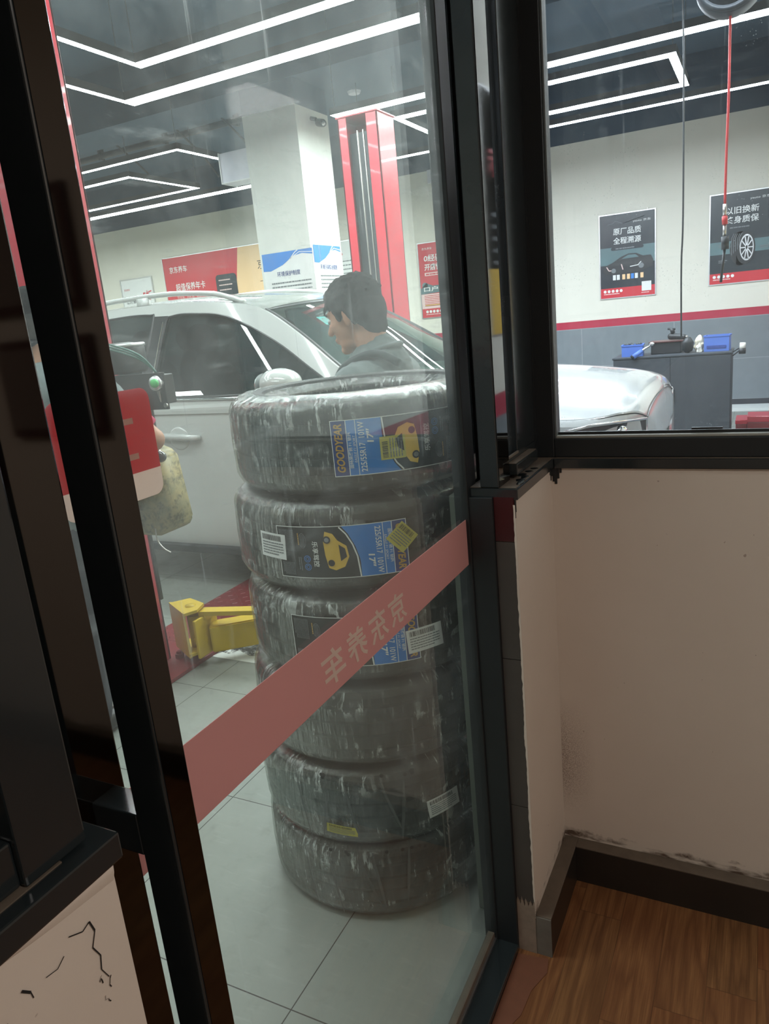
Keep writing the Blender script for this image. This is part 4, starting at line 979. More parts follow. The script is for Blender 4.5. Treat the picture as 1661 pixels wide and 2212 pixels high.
b = BM(); box(b, -2.38, -2.365, 2.46, 2.62, .06, .255, bev=.004); tube(b, [(-2.44, 2.53, .12), (-2.37, 2.55, .12)], .028, 12); beam(b, (-2.44, 2.52, .235), (-2.37, 2.55, .235), .05, .02); obj('arm_yoke', b, 'yellow', t)
def beam(b, p, q, wd, h_):
    p, q = Vector(p), Vector(q); d = (q-p); d.z = 0; d.normalize(); n = Vector((-d.y, d.x, 0))*wd/2; up = Vector((0, 0, h_))
    vs = [b.verts.new(v) for v in (p-n, p+n, q+n, q-n, p-n+up, p+n+up, q+n+up, q-n+up)]
    for f in ((0, 3, 2, 1), (4, 5, 6, 7), (0, 1, 5, 4), (1, 2, 6, 5), (2, 3, 7, 6), (3, 0, 4, 7)): b.faces.new([vs[i] for i in f])
b = BM(); beam(b, (-2.37, 2.56, .065), (-1.70, 3.12, .065), .09, .135); bmesh.ops.bevel(b, geom=b.edges[:], offset=.006, segments=2, affect='EDGES'); obj('lower_arm', b, 'yellow', t)
b = BM(); beam(b, (-2.40, 2.55, .255), (-1.55, 2.80, .255), .06, .022); obj('upper_bar', b, 'yellow', t)
b = BM(); lathe(b, [(0, 0), (.06, 0), (.06, .03), (.03, .05), (0, .05)], (-1.62, 3.18, .2), 24); tube(b, [(-1.62, 3.18, .06), (-1.62, 3.18, .2)], .03, 12); obj('lift_pad', b, 'rubber', t); base(t, (-2.5, 2.55, 0))
b = BM(); box(b, -2.93, -2.45, 2.68, 5.30, .001, .012, bev=.003)
for i in range(9):
    for j in range(52):
        x, y = -2.91+i*.055, 2.71+j*.05; a = PI/4 if (i+j) % 2 else -PI/4; dx, dy = .014*math.cos(a), .014*math.sin(a)
        tube(b, [(x-dx, y-dy, .012), (x+dx, y+dy, .012)], .0028, 4)
tag(obj('floor_plate', b, 'dred'), 'dark red checker plate on the floor running under the car between the lift columns', 'floor plate')
b = BM(); P = [(-2.43, 2.605), (-2.40, 2.60), (-1.62, 2.595), (-1.62, 2.72), (-2.30, 2.722), (-2.38, 2.70)]; b.faces.new([b.verts.new((x, y, .0012)) for x, y in P]); struct('trim_10', b, 'white')
# oily grime on the floor around the base is a stain with a shape of its own
b = BM(); rr = random.Random(2); P = [(-2.42+.30*math.cos(a)*(1+.25*rr.uniform(-1, 1))+.15, 2.74+.07*math.sin(a)*(1+.4*rr.uniform(-1, 1))) for a in [2*PI*i/30 for i in range(30)]]
b.faces.new([b.verts.new((x, y, .0018)) for x, y in P]); 
def stainmat():
    m, nt = nodes('oil_stain'); v = coord(nt); n = noisef(nt, v, 26, 6, .75); tr = nt.nodes.new('ShaderNodeBsdfTransparent'); p = prin(nt, (.03, .028, .022), .5)
    mx = nt.nodes.new('ShaderNodeMixShader'); nt.links.new(ramp(nt, n, .42, .58), mx.inputs[0]); nt.links.new(tr.outputs[0], mx.inputs[1]); nt.links.new(p, mx.inputs[2]); out(nt, mx.outputs[0]); return m
MT['stain'] = stainmat(); struct('trim_11', b, 'stain')
# power unit hung on the near column
t = thing('hydraulic_power_unit', 'black lift control box with green button above a stained pale oil tank', 'lift control')
b = BM(); rt = Matrix.Rotation(math.radians(4), 3, 'Z'); box(b, -2.30, -2.045, 2.185, 2.195, 1.295, 1.437, bev=.002); box(b, -2.49, -2.10, 2.195, 2.30, 1.31, 1.425, bev=.004); obj('control_box', b, 'blackm', t)
b = BM(); lathe(b, [(0, 0), (.026, 0), (.030, .012), (.022, .020), (.022, .030), (0, .032)], (-2.068, 2.153, 1.398), 20, 'Y'); obj('switch_collar', b, 'alum', t, True)
b = BM(); lathe(b, [(0, 0), (.016, 0), (.017, .012), (0, .012)], (-2.058, 2.140, 1.400), 18, 'Y'); obj('green_button', b, 'green', t, True)
b = BM(); tube(b, [(-2.075, 2.18, 1.378), (-2.070, 2.178, 1.325)], [.010, .003], 8); lathe(b, [(0, 0), (.009, 0), (.009, .006), (0, .006)], (-2.052, 2.178, 1.312), 12, 'Y'); obj('key_and_screw', b, 'steel', t)
b = BM(); lathe(b, [(0, 0), (.115, 0), (.12, .012), (.12, .10), (.112, .115), (.06, .125), (0, .125)], (-2.42, 2.33, 1.436), 32); obj('motor_housing', b, 'blackm', t, True)
b = BM(); lathe(b, [(.118, 0), (.124, .004), (.124, .012), (.118, .016)], (-2.42, 2.33, 1.540), 32); obj('motor_rim', b, 'alum', t, True)
b = BM(); pr = [(-.135, .0), (-.112, -.02), (.112, -.02), (.135, .0)]
P = [(-2.375, .815), (-2.35, .785), (-2.165, .785), (-2.135, .825), (-2.165, 1.095), (-2.20, 1.115), (-2.27, 1.15), (-2.375, 1.15)]
f1 = [b.verts.new((x, 2.15, z)) for x, z in P]; f2 = [b.verts.new((x, 2.33, z)) for x, z in P]; b.faces.new(f1); b.faces.new(f2[::-1])
for i in range(len(P)): j = (i+1) % len(P); b.faces.new((f1[i], f1[j], f2[j], f2[i]))
bmesh.ops.bevel(b, geom=b.edges[:], offset=.010, segments=2, affect='EDGES'); tk = obj('oil_tank', b, 'tank', t, True)
b = BM(); tube(b, [(-2.20, 2.2, 1.14), (-2.20, 2.2, 1.30)], .045, 16); obj('pump_block', b, 'dark', t)
b = BM(); tube(b, [(-2.20, 2.19, 1.20), (-2.09, 2.13, 1.18), (-2.055, 2.11, 1.135)], .006, 8); lv = obj('lever', b, 'steel', t)
b = BM(); ico(b, (-2.05, 2.105, 1.125), (.022, .022, .022), 3); obj('ball_knob', b, 'knob', lv, True)
b = BM()
for k in range(3): tube(b, sm([(-2.62, 2.30, 1.57+.006*k), (-2.45, 2.22, 1.565+.008*k), (-2.27, 2.19, 1.53+.010*k), (-2.14, 2.18, 1.49+.008*k), (-2.08, 2.19, 1.437)]), .004, 6)
obj('green_cable', b, 'cable', t, True)
b = BM(); tube(b, sm([(-2.18, 2.14, .82), (-2.175, 2.135, .775), (-2.155, 2.14, .74), (-2.14, 2.16, .715)]), .003, 6); obj('drain_wire', b, 'steel', t); base(t, (-2.2, 2.25, .775))
b = BM(); box(b, -2.625, -2.590, 2.4965, 2.515, .33, 1.25, bev=.003); tag(obj('rubber_strip', b, 'blackm'), 'narrow black rubber guard hanging on the right edge of the near red lift column', 'guard strip')

# ================================================================== WHITE COLUMN, NOTICES
b = BM(); box(b, -4.45, -3.86, 6.36, 6.95, 0, 3.50); e = struct('wall_pillar', b, 'column')
b = BM(); box(b, -4.45, -3.86, 6.36, 6.95, 3.50, 3.72); struct('trim_12', b, 'ceil')
def notice(f, label, title, W=.58, H=.85):
    t = thing('notice_board', label, 'notice'); s = Sheet(f, .0015)
    s.rect(0, 0, W, H, 'paper', 2); s.poly([(0, H), (0, H-.16), (W*.15, H-.165), (W*.4, H-.12), (W*.62, H-.05), (W*.8, H-.035), (W, H-.055), (W, H)], 'pblue', 3)
    s.line([(W*.5, H-.10), (W*.66, H-.02), (W*.72, H)], .008, 'pwhite', 4); s.line([(W*.55, H-.07), (W*.75, H-.02), (W, H-.035)], .006, 'pwhite', 4)
    s.text(title, W*.5, H-.225, .048, 'pblued', w_=W*.46 if len(title) < 7 else W*.62, align='c', lift=4, bold=.01)
    s.lines_of_text(.08, H-.29, W-.04, 4, .036, .016, 'pgrey', 4); s.lines_of_text(.08, H-.44, W-.04, 9, .036, .016, 'pgrey', 4)
    bm = BM(); P0 = [f(x, y, 0) for x, y in ((0, 0), (W, 0), (W, H), (0, H))]; P1 = [f(x, y, .001) for x, y in ((0, 0), (W, 0), (W, H), (0, H))]
    a_ = [bm.verts.new(p) for p in P0]; c_ = [bm.verts.new(p) for p in P1]; bm.faces.new(c_)
    for i in range(4): j = (i+1) % 4; bm.faces.new((a_[i], a_[j], c_[j], c_[i]))
    obj('board', bm, 'alum', t); s.done('notice_print', t); base(t, tuple(f(0, 0, 0)))
notice(wallmap(-4.425, 6.36, 1.41, '-Y'), 'white notice with a blue wave header on the front of the white pillar', '环境保护制度')
notice(wallmap(-3.86, 6.40, 1.44, '+X'), 'white notice with a blue wave header on the right side of the white pillar', '环境污染防治措施', W=.52)
# white panel box left of the pillar
t = thing('wall_box', 'pale lilac box mounted at the upper left edge of the white pillar', 'panel box')
b = BM(); box(b, -4.79, -4.46, 6.38, 6.62, 2.97, 3.24, bev=.004); obj('box_body', b, 'frosted', t); b = BM(); box(b, -4.80, -4.79, 6.375, 6.625, 2.965, 3.245); box(b, -4.79, -4.46, 6.375, 6.38, 2.965, 2.975); obj('edge_strip', b, 'paper', t); base(t, (-4.6, 6.5, 2.97))
# camera on the pillar's right side
t = thing('security_camera', 'small black camera near the top right side of the white pillar', 'camera')
b = BM(); tube(b, [(-3.858, 6.62, 3.42), (-3.80, 6.62, 3.40)], .018, 10); obj('mount', b, 'blackm', t); b = BM(); cap_(b, (-3.80, 6.66, 3.38), (-3.70, 6.56, 3.34), .035, .035); obj('camera_body', b, 'blackm', t, True); b = BM(); ico(b, (-3.685, 6.545, 3.333), (.02, .02, .02), 2); obj('lens', b, 'alum', t, True); base(t, (-3.86, 6.62, 3.42))

# ================================================================== POSTERS ON THE BACK WALL
def frame_poster(t, x, z, W, H, y=GY1, m='alum', th=.02, fw=.012):
    b = BM(); box(b, x-fw, x+W+fw, y-th, y-.001, z-fw, z); box(b, x-fw, x+W+fw, y-th, y-.001, z+H, z+H+fw); box(b, x-fw, x, y-th, y-.001, z, z+H); box(b, x+W, x+W+fw, y-th, y-.001, z, z+H); obj('poster_frame', b, m, t)
def footer(s, W):
    s.rect(0, 0, W, .125, 'pred', 2)
    for k in range(5): s.disc(.055+k*.052, .085, .019, 'pwhite', 3, k=14)
    s.lines_of_text(.04, .045, .30, 1, .02, .014, 'palepink', 3); s.rect(W-.165, .055, W-.045, .175, 'paper', 4); s.lines_of_text(W-.17, .03, W-.05, 1, .02, .012, 'palepink', 3)
# 1: car poster
PX, PZ, PW, PH = -1.985, 1.52, .69, 1.045
t = thing('wall_poster', 'dark poster of a black sports car on the back wall, seen through right window', 'poster'); s = Sheet(wallmap(PX, GY1-.012, PZ), .0015)
s.rect(0, 0, PW, PH, 'pdark', 0); s.rect(0, .42, PW, .64, 'pteal', 1); footer(s, PW)
s.text('原厂品质', .17, .79, .085, 'pwhite', w_=.35, bold=.012); s.text('全程溯源', .17, .675, .085, 'pwhite', w_=.35, bold=.012)
s.poly(rrect(.14, .60, .55, .64, .018), 'pdark', 3); s.lines_of_text(.20, .612, .50, 1, .02, .018, 'pgrey', 4)
s.text('yauto 京东', .42, .92, .035, 'pwhite', w_=.22)
body2 = [(.03, .36), (.06, .41), (.16, .45), (.26, .51), (.36, .545), (.46, .54), (.54, .50), (.64, .50), (.67, .44), (.66, .36), (.50, .31), (.20, .30), (.06, .31)]
s.poly(body2, 'pblack', 3); s.poly([(.27, .485), (.36, .53), (.45, .525), (.49, .49)], 'pteal', 4); s.disc(.17, .345, .05, 'pblack', 4); s.disc(.17, .345, .03, 'pgrey', 5); s.disc(.52, .38, .055, 'pblack', 4); s.disc(.52, .38, .034, 'pgrey', 5)
s.line([(.08, .40), (.11, .35), (.14, .35)], .012, 'palepink', 5); s.line([(.27, .42), (.29, .35)], .012, 'palepink', 5); s.line([(.38, .38), (.48, .39), (.52, .43)], .01, 'pwhite', 5)
for x, m_ in ((.16, 'paper'), (.21, 'paper'), (.28, 'ppeach'), (.34, 'ppeach'), (.39, 'pblue'), (.44, 'paper'), (.51, 'ppeach')): s.rect(x, .225, x+.038, .29, m_, 5)
for k in (0, .05): s.line([(.10+k, .93), (.20, .945+k*.4), (.30, .925), (.42, .955), (.56, .985)], .004, 'pgrey', 5)
s.done('poster_print', t); frame_poster(t, PX, PZ, PW, PH); b = BM(); tube(b, [(PX+.08, GY1-.01, PZ+PH+.01), (PX+.08, GY1-.01, PZ+PH+.03)], .006, 6); tube(b, [(PX+.60, GY1-.01, PZ+PH+.01), (PX+.60, GY1-.01, PZ+PH+.03)], .006, 6); obj('hook', b, 'steel', t); base(t, (PX, GY1, PZ))
# 2: tyre poster
PX2, PZ2, PW2, PH2 = -.640, 1.565, .85, 1.05
t = thing('wall_poster', 'dark poster of a single tyre with alloy rim, at the right picture edge', 'poster'); s = Sheet(wallmap(PX2, GY1-.012, PZ2), .0015)
s.rect(0, 0, PW2, PH2, 'pdark', 0); s.rect(0, .35, PW2, .50, 'pteal', 1); footer(s, PW2)
s.text('以旧换新', .17, .81, .085, 'pwhite', w_=.37, bold=.012); s.text('终身质保', .17, .70, .085, 'pwhite', w_=.37, bold=.012); s.lines_of_text(.22, .645, .50, 1, .02, .018, 'pgrey', 3)
s.text('yauto 京东', .44, .95, .035, 'pwhite', w_=.22)
s.disc(.345, .40, .12, 'pblack', 3, ry=.20); s.poly([(.30, .20), (.40, .205), (.40, .595), (.30, .60)], 'pblack', 3); s.disc(.40, .405, .11, 'pblack', 4, ry=.195)
for k in range(5): s.line([(.245+k*.022, .33+k*.02), (.245+k*.022, .53-k*.0), (.27+k*.022, .58)], .006, 'pgrey', 5)
s.ring(.415, .405, .078, .010, 'alum', 6, ry=.155)
for k in range(10): a = 2*PI*k/10; s.line([(.415, .405), (.415+.072*math.cos(a), .405+.145*math.sin(a))], .012, 'alum', 6)
for x, y in ((.10, .46), (.10, .27), (.56, .40)): s.lines_of_text(x, y, x+.10, 2, .02, .012, 'pgrey', 5)
s.done('poster_print', t); frame_poster(t, PX2, PZ2, PW2, PH2); base(t, (PX2, GY1, PZ2))
# 3: red recruitment poster
PX3, PZ3, PW3, PH3 = -4.62, 1.49, .70, 1.06
t = thing('wall_poster', 'tall red poster with white lettering on the wall right of the far lift column', 'poster'); s = Sheet(wallmap(PX3, GY1-.012, PZ3), .0015)
s.rect(0, 0, PW3, PH3, 'pred', 0); s.text('京东养车', .06, .965, .035, 'pwhite', w_=.16); s.text('0经验 全程', .08, .80, .10, 'pwhite', w_=.56, bold=.02, shear=.08); s.text('开店快 回本快', .08, .675, .095, 'pwhite', w_=.58, bold=.02, shear=.08)
s.rect(.08, .60, .62, .645, 'palepink', 1); s.lines_of_text(.10, .612, .60, 1, .02, .024, 'pred', 2)
s.poly([(.0, .42), (.0, .34), (PW3, .37), (PW3, .47), (.20, .455), (.09, .50)], 'pteal', 1); s.disc(.07, .465, .045, 'pteal', 1); s.text('口户万家', .05, .375, .07, 'pwhite', w_=.5, bold=.02, lift=3)
s.rect(0, .13, PW3, .34, 'palepink', 1); s.lines_of_text(.05, .31, .64, 7, .024, .012, 'pred', 2); s.rect(.05, .17, .6, .185, 'pyellow', 2); s.rect(.0, 0, PW3, .13, 'pred', 2)
for k in range(5): s.disc(.08+k*.055, .085, .021, 'pwhite', 3, k=14)
s.lines_of_text(.06, .04, .36, 1, .02, .014, 'palepink', 3); s.done('poster_print', t); frame_poster(t, PX3, PZ3, PW3, PH3); base(t, (PX3, GY1, PZ3))
# 4: wide red banner with peach right part (its animal mascot is left out)
PX4, PZ4, PW4, PH4 = -9.54, 1.72, 3.0, 1.19
t = thing('wall_banner', 'wide red and peach advertising banner on the back wall above the car roof', 'banner'); s = Sheet(wallmap(PX4, GY1-.012, PZ4), .0015)
s.rect(0, 0, PW4, PH4, 'pred', 0); s.poly([(1.43, 0), (PW4, 0), (PW4, PH4), (1.66, PH4)], 'ppeach', 1)
s.text('京东养车', .13, .93, .11, 'pwhite', w_=.40, bold=.01); s.text('超值保养年卡', .22, .62, .13, 'pwhite', w_=.66, bold=.01); s.text('包安装、包机油、第二次保养更优惠！', .22, .48, .075, 'palepink', w_=.88)
s.poly(rrect(.22, -.0, 1.02, .36, .05), 'palepink', 2); s.rect(.22, .26, .56, .36, 'ppeach', 3); s.lines_of_text(.28, .29, .54, 1, .03, .04, 'gold', 4); s.lines_of_text(.62, .30, .98, 1, .03, .025, 'pred', 4); s.text('年卡', .70, .05, .16, 'pdark', w_=.26, lift=4)
s.poly(rrect(1.12, 0.02, 1.56, .80, .06), 'pdark', 3); s.rect(1.15, .03, 1.53, .44, 'ppeach', 4)
for z in (.70, .62, .54): s.lines_of_text(1.18, z, 1.50, 1, .03, .022, 'palepink', 4)
for i in range(3):
    for j in range(2): s.disc(1.22+i*.12, .16+j*.18, .025, 'gold', 5, k=12)
s.text('京东养车', 2.02, .80, .16, 'pblack', w_=.74, lift=3); s.text('一站式服务', 2.04, .56, .10, 'pblack', w_=.55, lift=3); s.lines_of_text(2.04, .36, 2.7, 2, .10, .05, 'orange', 3)
s.done('banner_print', t); frame_poster(t, PX4, PZ4, PW4, PH4); base(t, (PX4, GY1, PZ4))
# 5: small offer sign
PX5, PZ5, PW5, PH5 = -10.60, 2.02, .74, .63
t = thing('wall_sign', 'small pale sign with red and black writing, left of the wide red banner', 'sign'); s = Sheet(wallmap(PX5, GY1-.016, PZ5), .0015)
s.rect(0, 0, PW5, PH5, 'paper', 0); s.text('保养第二次', .06, .21, .13, 'pdark', w_=.40, bold=.02); s.text('5折', .49, .24, .17, 'pred', w_=.22, bold=.03); s.rect(.52, .18, .68, .19, 'pgrey', 2)
s.text('京东养车', .05, .44, .04, 'pred', w_=.14); s.lines_of_text(.05, .14, .66, 2, .06, .03, 'pgrey', 2); s.done('sign_print', t); frame_poster(t, PX5, PZ5, PW5, PH5, th=.03, fw=.018); base(t, (PX5, GY1, PZ5))
# 6: pale framed sheet at the left jamb of the right window, small red-lined sheet by the far column
t = thing('wall_sheet', 'plain white framed sheet on the back wall at the left jamb of the right window', 'notice'); s = Sheet(wallmap(-3.15, GY1-.012, 1.52), .0015)
s.rect(0, 0, .49, 1.05, 'paper', 0); s.rect(.05, .92, .44, .96, 'palepink', 1); s.lines_of_text(.05, .84, .44, 12, .05, .02, 'pgrey', 1); s.done('sheet_print', t); frame_poster(t, -3.15, 1.52, .49, 1.05); base(t, (-3.15, GY1, 1.52))
t = thing('wall_sheet', 'small white sheet with a red line, glimpsed left of the far lift column', 'notice'); s = Sheet(wallmap(-6.30, GY1-.012, 1.75), .0015)
s.rect(0, 0, .75, 1.0, 'paper', 0); s.rect(.08, .80, .40, .83, 'pred', 1); s.lines_of_text(.08, .70, .66, 8, .06, .022, 'pgrey', 1); s.done('sheet_print', t); frame_poster(t, -6.30, 1.75, .75, 1.0); base(t, (-6.30, GY1, 1.75))
# 7: posters on the side wall (seen mirrored in the door glass and strip)
def side_poster(y0, z0, W, H, label, cols, words):
    t = thing('wall_poster', label, 'poster'); f = lambda a, bb, l: Vector((GX1-.004-l, y0+W-a, z0+bb)); s = Sheet(f, .0015); s.rect(0, 0, W, H, cols[0], 0); s.rect(0, 0, W, H*.28, cols[1], 1)
    s.text(words, W*.1, H*.66, H*.12, 'pred', w_=W*.8, bold=.02); s.lines_of_text(W*.1, H*.5, W*.9, 6, H*.05, H*.02, 'pgrey', 2); s.done('poster_print', t)
    b = BM(); P = [(0, -.008), (W+.008, -.008), (W+.008, H+.008), (0, H+.008)]; box(b, GX1-.004, GX1-.0005, y0-.008, y0+W+.008, z0-.008, z0+H+.008); obj('board', b, 'alum', t); base(t, (GX1, y0, z0))
side_poster(3.70, 1.42, .75, 1.15, 'pale poster with a yellow foot on the side wall, mirrored beside the door', ('paper', 'pyellow'), '价格公示')
side_poster(4.70, 1.45, .75, 1.15, 'second pale poster on the garage side wall, farther from the door', ('paper', 'pteal'), '安全须知')
b = BM(); box(b, -3.965, -3.80, GY1-.02, GY1-.001, 3.02, 3.20, bev=.004)
tag(obj('wall_switch_box', b, 'frosted'), 'small white square box high on the back wall beside the door stile', 'box')
bpy.data.objects['wall_switch_box'].location = (-.42, 0, .33)

# ================================================================== TOOL CABINET AND WHAT STANDS ON IT
CX0, CX1, CY0, CY1, CZ = -1.335, -.265, 7.72, 8.18, .95
t = thing('tool_cabinet', 'dark grey metal cabinet against the garage wall, tools and bins on top', 'cabinet')
b = BM(); box(b, CX0, CX1, CY0+.012, CY1, .04, CZ-.02, bev=.004); obj('cabinet_body', b, 'cabinet', t)
b = BM(); box(b, CX0-.008, CX1+.008, CY0-.005, CY1+.005, CZ-.02, CZ, bev=.004); obj('cabinet_top', b, 'cabinet', t)
for k in (0, 1):
    b = BM(); xm = (CX0+CX1)/2; box(b, (CX0+.004, xm+.002)[k], (xm-.002, CX1-.004)[k], CY0, CY0+.012, .06, CZ-.025, bev=.002); dr = obj('cabinet_door', b, 'cabinet', t)
    b = BM(); box(b, xm+(-.04, .025)[k], xm+(-.025, .04)[k], CY0-.012, CY0, .48, .62, bev=.003); obj('handle', b, 'blackm', dr)
b = BM()
for x in (CX0+.03, CX1-.03):
    for y in (CY0+.04, CY1-.04): lathe(b, [(0, 0), (.022, 0), (.022, .04), (0, .04)], (x, y, 0), 12)
obj('feet', b, 'blackm', t)
base(t, ((CX0+CX1)/2, (CY0+CY1)/2, 0))
def bin_(x, y, rz, label, L_=.20, W_=.15, H_=.115, tip=0):
    t = thing('parts_bin', label, 'bin', 'blue plastic bins on the tool cabinet'); b = BM(); th = .006
    box(b, -L_/2, L_/2, -W_/2, W_/2, 0, th); box(b, -L_/2, L_/2, -W_/2, -W_/2+th, th, H_); box(b, -L_/2, L_/2, W_/2-th, W_/2, th, H_); box(b, -L_/2, -L_/2+th, -W_/2+th, W_/2-th, th, H_); box(b, L_/2-th, L_/2, -W_/2+th, W_/2-th, th, H_)
    obj('bin_body', b, 'blue', t); b = BM(); box(b, -L_/2-.006, L_/2+.006, -W_/2-.006, -W_/2, H_-.014, H_); box(b, -L_/2-.006, L_/2+.006, W_/2, W_/2+.006, H_-.014, H_); box(b, L_/2, L_/2+.006, -W_/2, W_/2, H_-.014, H_); box(b, -L_/2-.006, -L_/2, -W_/2, W_/2, H_-.014, H_); obj('bin_rim', b, 'blue', t)
    t.location = (x, y, CZ+.0005); t.rotation_euler = (tip, 0, rz); return t
bin_(-1.165, 7.86, .05, 'open blue bin full of small parts at the left end of the tool cabinet')
bn = bin_(-.395, 7.90, -.1, 'blue bin tipped towards the viewer at the right end of the tool cabinet', L_=.22, W_=.13, H_=.15); 
b = BM(); box(b, -.085, .085, -.0725, -.0665, .03, .055); o_ = obj('label_slot', b, 'pblued', bn)
for k in range(7):
    b = BM(); rr = random.Random(k); x, y = -1.23+k*.022, 7.84+rr.uniform(-.03, .03); ico(b, (x, y, CZ+.10+rr.uniform(0, .02)), (.02, .018, .014), 2); 
    if k == 0: b2 = BM(); box(b2, -1.255, -1.08, 7.795, 7.925, CZ+.012, CZ+.09); tag(obj('small_parts', b2, 'dark'), 'heap of small grey metal parts filling the left blue bin', 'parts', kind='stuff'); sp0 = bpy.data.objects['small_parts']
    o_ = obj('part_piece', b, 'dark', sp0, True)
t = thing('torque_wrench', 'chrome wrench with a blue grip leaning over the cabinet front beside the left bin', 'wrench')
b = BM(); tube(b, [(-1.075, 7.74, 1.0), (-.985, 7.80, 1.055)], [.012, .010], 12); obj('shaft', b, 'chrome', t, True)
b = BM(); tube(b, [(-1.135, 7.68, .955), (-1.065, 7.735, 1.005)], [.024, .020], 14); obj('grip', b, 'blue', t, True)
b = BM(); tube(b, [(-1.148, 7.692, .945), (-1.130, 7.703, .960)], .026, 14); obj('end_cap', b, 'blackm', t, True); b = BM(); ico(b, (-.978, 7.805, 1.060), (.024, .018, .020), 3); obj('ratchet_head', b, 'chrome', t, True); base(t, (-1.13, 7.70, .95))
t = thing('tool_case', 'open dark tool case in the middle of the cabinet top', 'tool case')
b = BM(); box(b, -1.00, -.72, 7.90, 8.10, CZ+.001, CZ+.11, bev=.006); obj('case_body', b, 'pblack', t); b = BM(); box(b, -1.02, -.70, 7.88, 8.12, CZ+.11, CZ+.122, bev=.003); obj('case_lid', b, 'frame', t); base(t, (-.86, 8.0, CZ))
t = thing('impact_gun', 'black air gun lying across the dark tool case', 'air tool')
b = BM(); cap_(b, (-.82, 7.97, CZ+.160), (-.70, 7.94, CZ+.150), .032, .026); tube(b, [(-.80, 7.965, CZ+.19), (-.815, 7.96, CZ+.235)], [.022, .018], 12); tube(b, [(-.85, 7.97, CZ+.235), (-.78, 7.96, CZ+.228)], .010, 8); obj('gun_body', b, 'blackm', t, True); b = BM(); tube(b, [(-.70, 7.94, CZ+.15), (-.665, 7.93, CZ+.149)], .013, 10); obj('anvil', b, 'steel', t, True); base(t, (-.76, 7.95, CZ+.122))
b = BM(); rr = random.Random(4)
vs = ico(b, (-.655, 7.84, CZ+.075), (.055, .05, .078), 3)
for v in vs: v.co += Vector((0, 0, 0))+.012*Vector((noise.noise(v.co*30), noise.noise(v.co*31), noise.noise(v.co*29))); v.co.z = max(v.co.z, CZ+.002)
tag(obj('tool_pouch', b, 'blackm', None, True), 'black soft pouch standing on the cabinet right of the tool case', 'pouch')
for nm, x, y, s_, m_, l in (('rag', -.553, 7.82, (.028, .04, .05), 'clothw', 'crumpled white rag on the cabinet between the pouch and the right bin'), ('rag', -.560, 7.95, (.045, .04, .085), 'cloth', 'crumpled beige rag behind the white one on the cabinet')):
    b = BM(); vs = ico(b, (x, y, CZ+s_[2]*.8), s_, 4)
    for v in vs: v.co += .028*Vector((noise.noise(v.co*22), noise.noise(v.co*23+Vector((5, 0, 0))), noise.noise(v.co*21))); v.co.z = max(v.co.z, CZ+.002)
    tag(obj(nm, b, m_, None, True), l, 'rag', 'rags on the tool cabinet')
t = thing('pipe_holder', 'white ended black tube held by a bracket off the right side of the cabinet', 'tube')
b = BM(); tube(b, [(-.258, 7.80, .935), (-.185, 7.74, .985)], .005, 6); tube(b, [(-.258, 7.80, .90), (-.195, 7.74, .955)], .005, 6); obj('bracket', b, 'blackm', t)
b = BM(); tube(b, [(-.175, 7.70, .925), (-.175, 7.70, .975)], .030, 16); tb = obj('tube_end', b, 'blackm', t, True); b = BM(); tube(b, [(-.175, 7.70, .965), (-.172, 7.70, 1.025)], .025, 16); obj('tube_body', b, 'clothw', t, True); base(t, (-.2, 7.74, .9))
# red boxes on the floor at the right
for x0, x1, y0, y1, h_b, l in ((-.24, -.13, 8.62, 8.95, .16, 'red metal box on the floor half hidden behind the cabinet'), (-.125, .115, 8.50, 8.80, .215, 'larger red metal box on the floor, right of the cabinet')):
    t = thing('metal_box', l, 'box', 'red boxes on the garage floor'); b = BM(); box(b, x0, x1, y0, y1, .001, h_b*.7, bev=.006); obj('box_body', b, 'dred', t); b = BM(); box(b, x0-.004, x1+.004, y0-.004, y1+.004, h_b*.7, h_b, bev=.006); obj('box_lid', b, 'red', t); base(t, ((x0+x1)/2, (y0+y1)/2, 0))
b = BM(); tube(b, [(-.25, 9.55, .03), (.24, 9.55, .03)], .028, 12); tag(obj('floor_pipe', b, 'white', None, True), 'white pipe lying along the floor behind the red boxes', 'pipe')

# ================================================================== HANGING LINES IN THE RIGHT WINDOW
def hang(name, label, pts, r, m, parts=(), z_top=GZ):
    t = thing(name, label, 'hose'); b = BM(); tube(b, sm(pts, 5), r, 8); obj('line', b, m, t, True)
    for nm, p, q, rr_, mm in parts: b = BM(); tube(b, [p, q], rr_, 12); obj(nm, b, mm, t, True)
    base(t, pts[0]); return t
hang('hanging_cable', 'thin black cable hanging straight down in the middle of the right window', [(-.50, 5.35, 3.34), (-.485, 5.35, 2.9), (-.482, 5.35, 2.0), (-.49, 5.35, 1.7), (-.487, 5.35, 1.25)], .0055, 'blackm')
hang('air_hose', 'red air hose hanging from the ceiling with a black coupling and nozzle at its end', [(-.197, 4.5, 2.86), (-.196, 4.5, 2.5), (-.201, 4.5, 2.2), (-.203, 4.5, 1.96)], .0062, 'redhose',
     (('coupling', (-.203, 4.5, 1.96), (-.203, 4.5, 1.90), .010, 'steel'), ('red_joint', (-.203, 4.5, 1.90), (-.201, 4.5, 1.86), .014, 'redhose'), ('connector', (-.201, 4.5, 1.86), (-.202, 4.5, 1.80), .009, 'steel'), ('valve_block', (-.199, 4.5, 1.80), (-.197, 4.5, 1.735), .019, 'blackm'), ('black_nozzle', (-.200, 4.5, 1.74), (-.215, 4.5, 1.57), .007, 'blackm')))
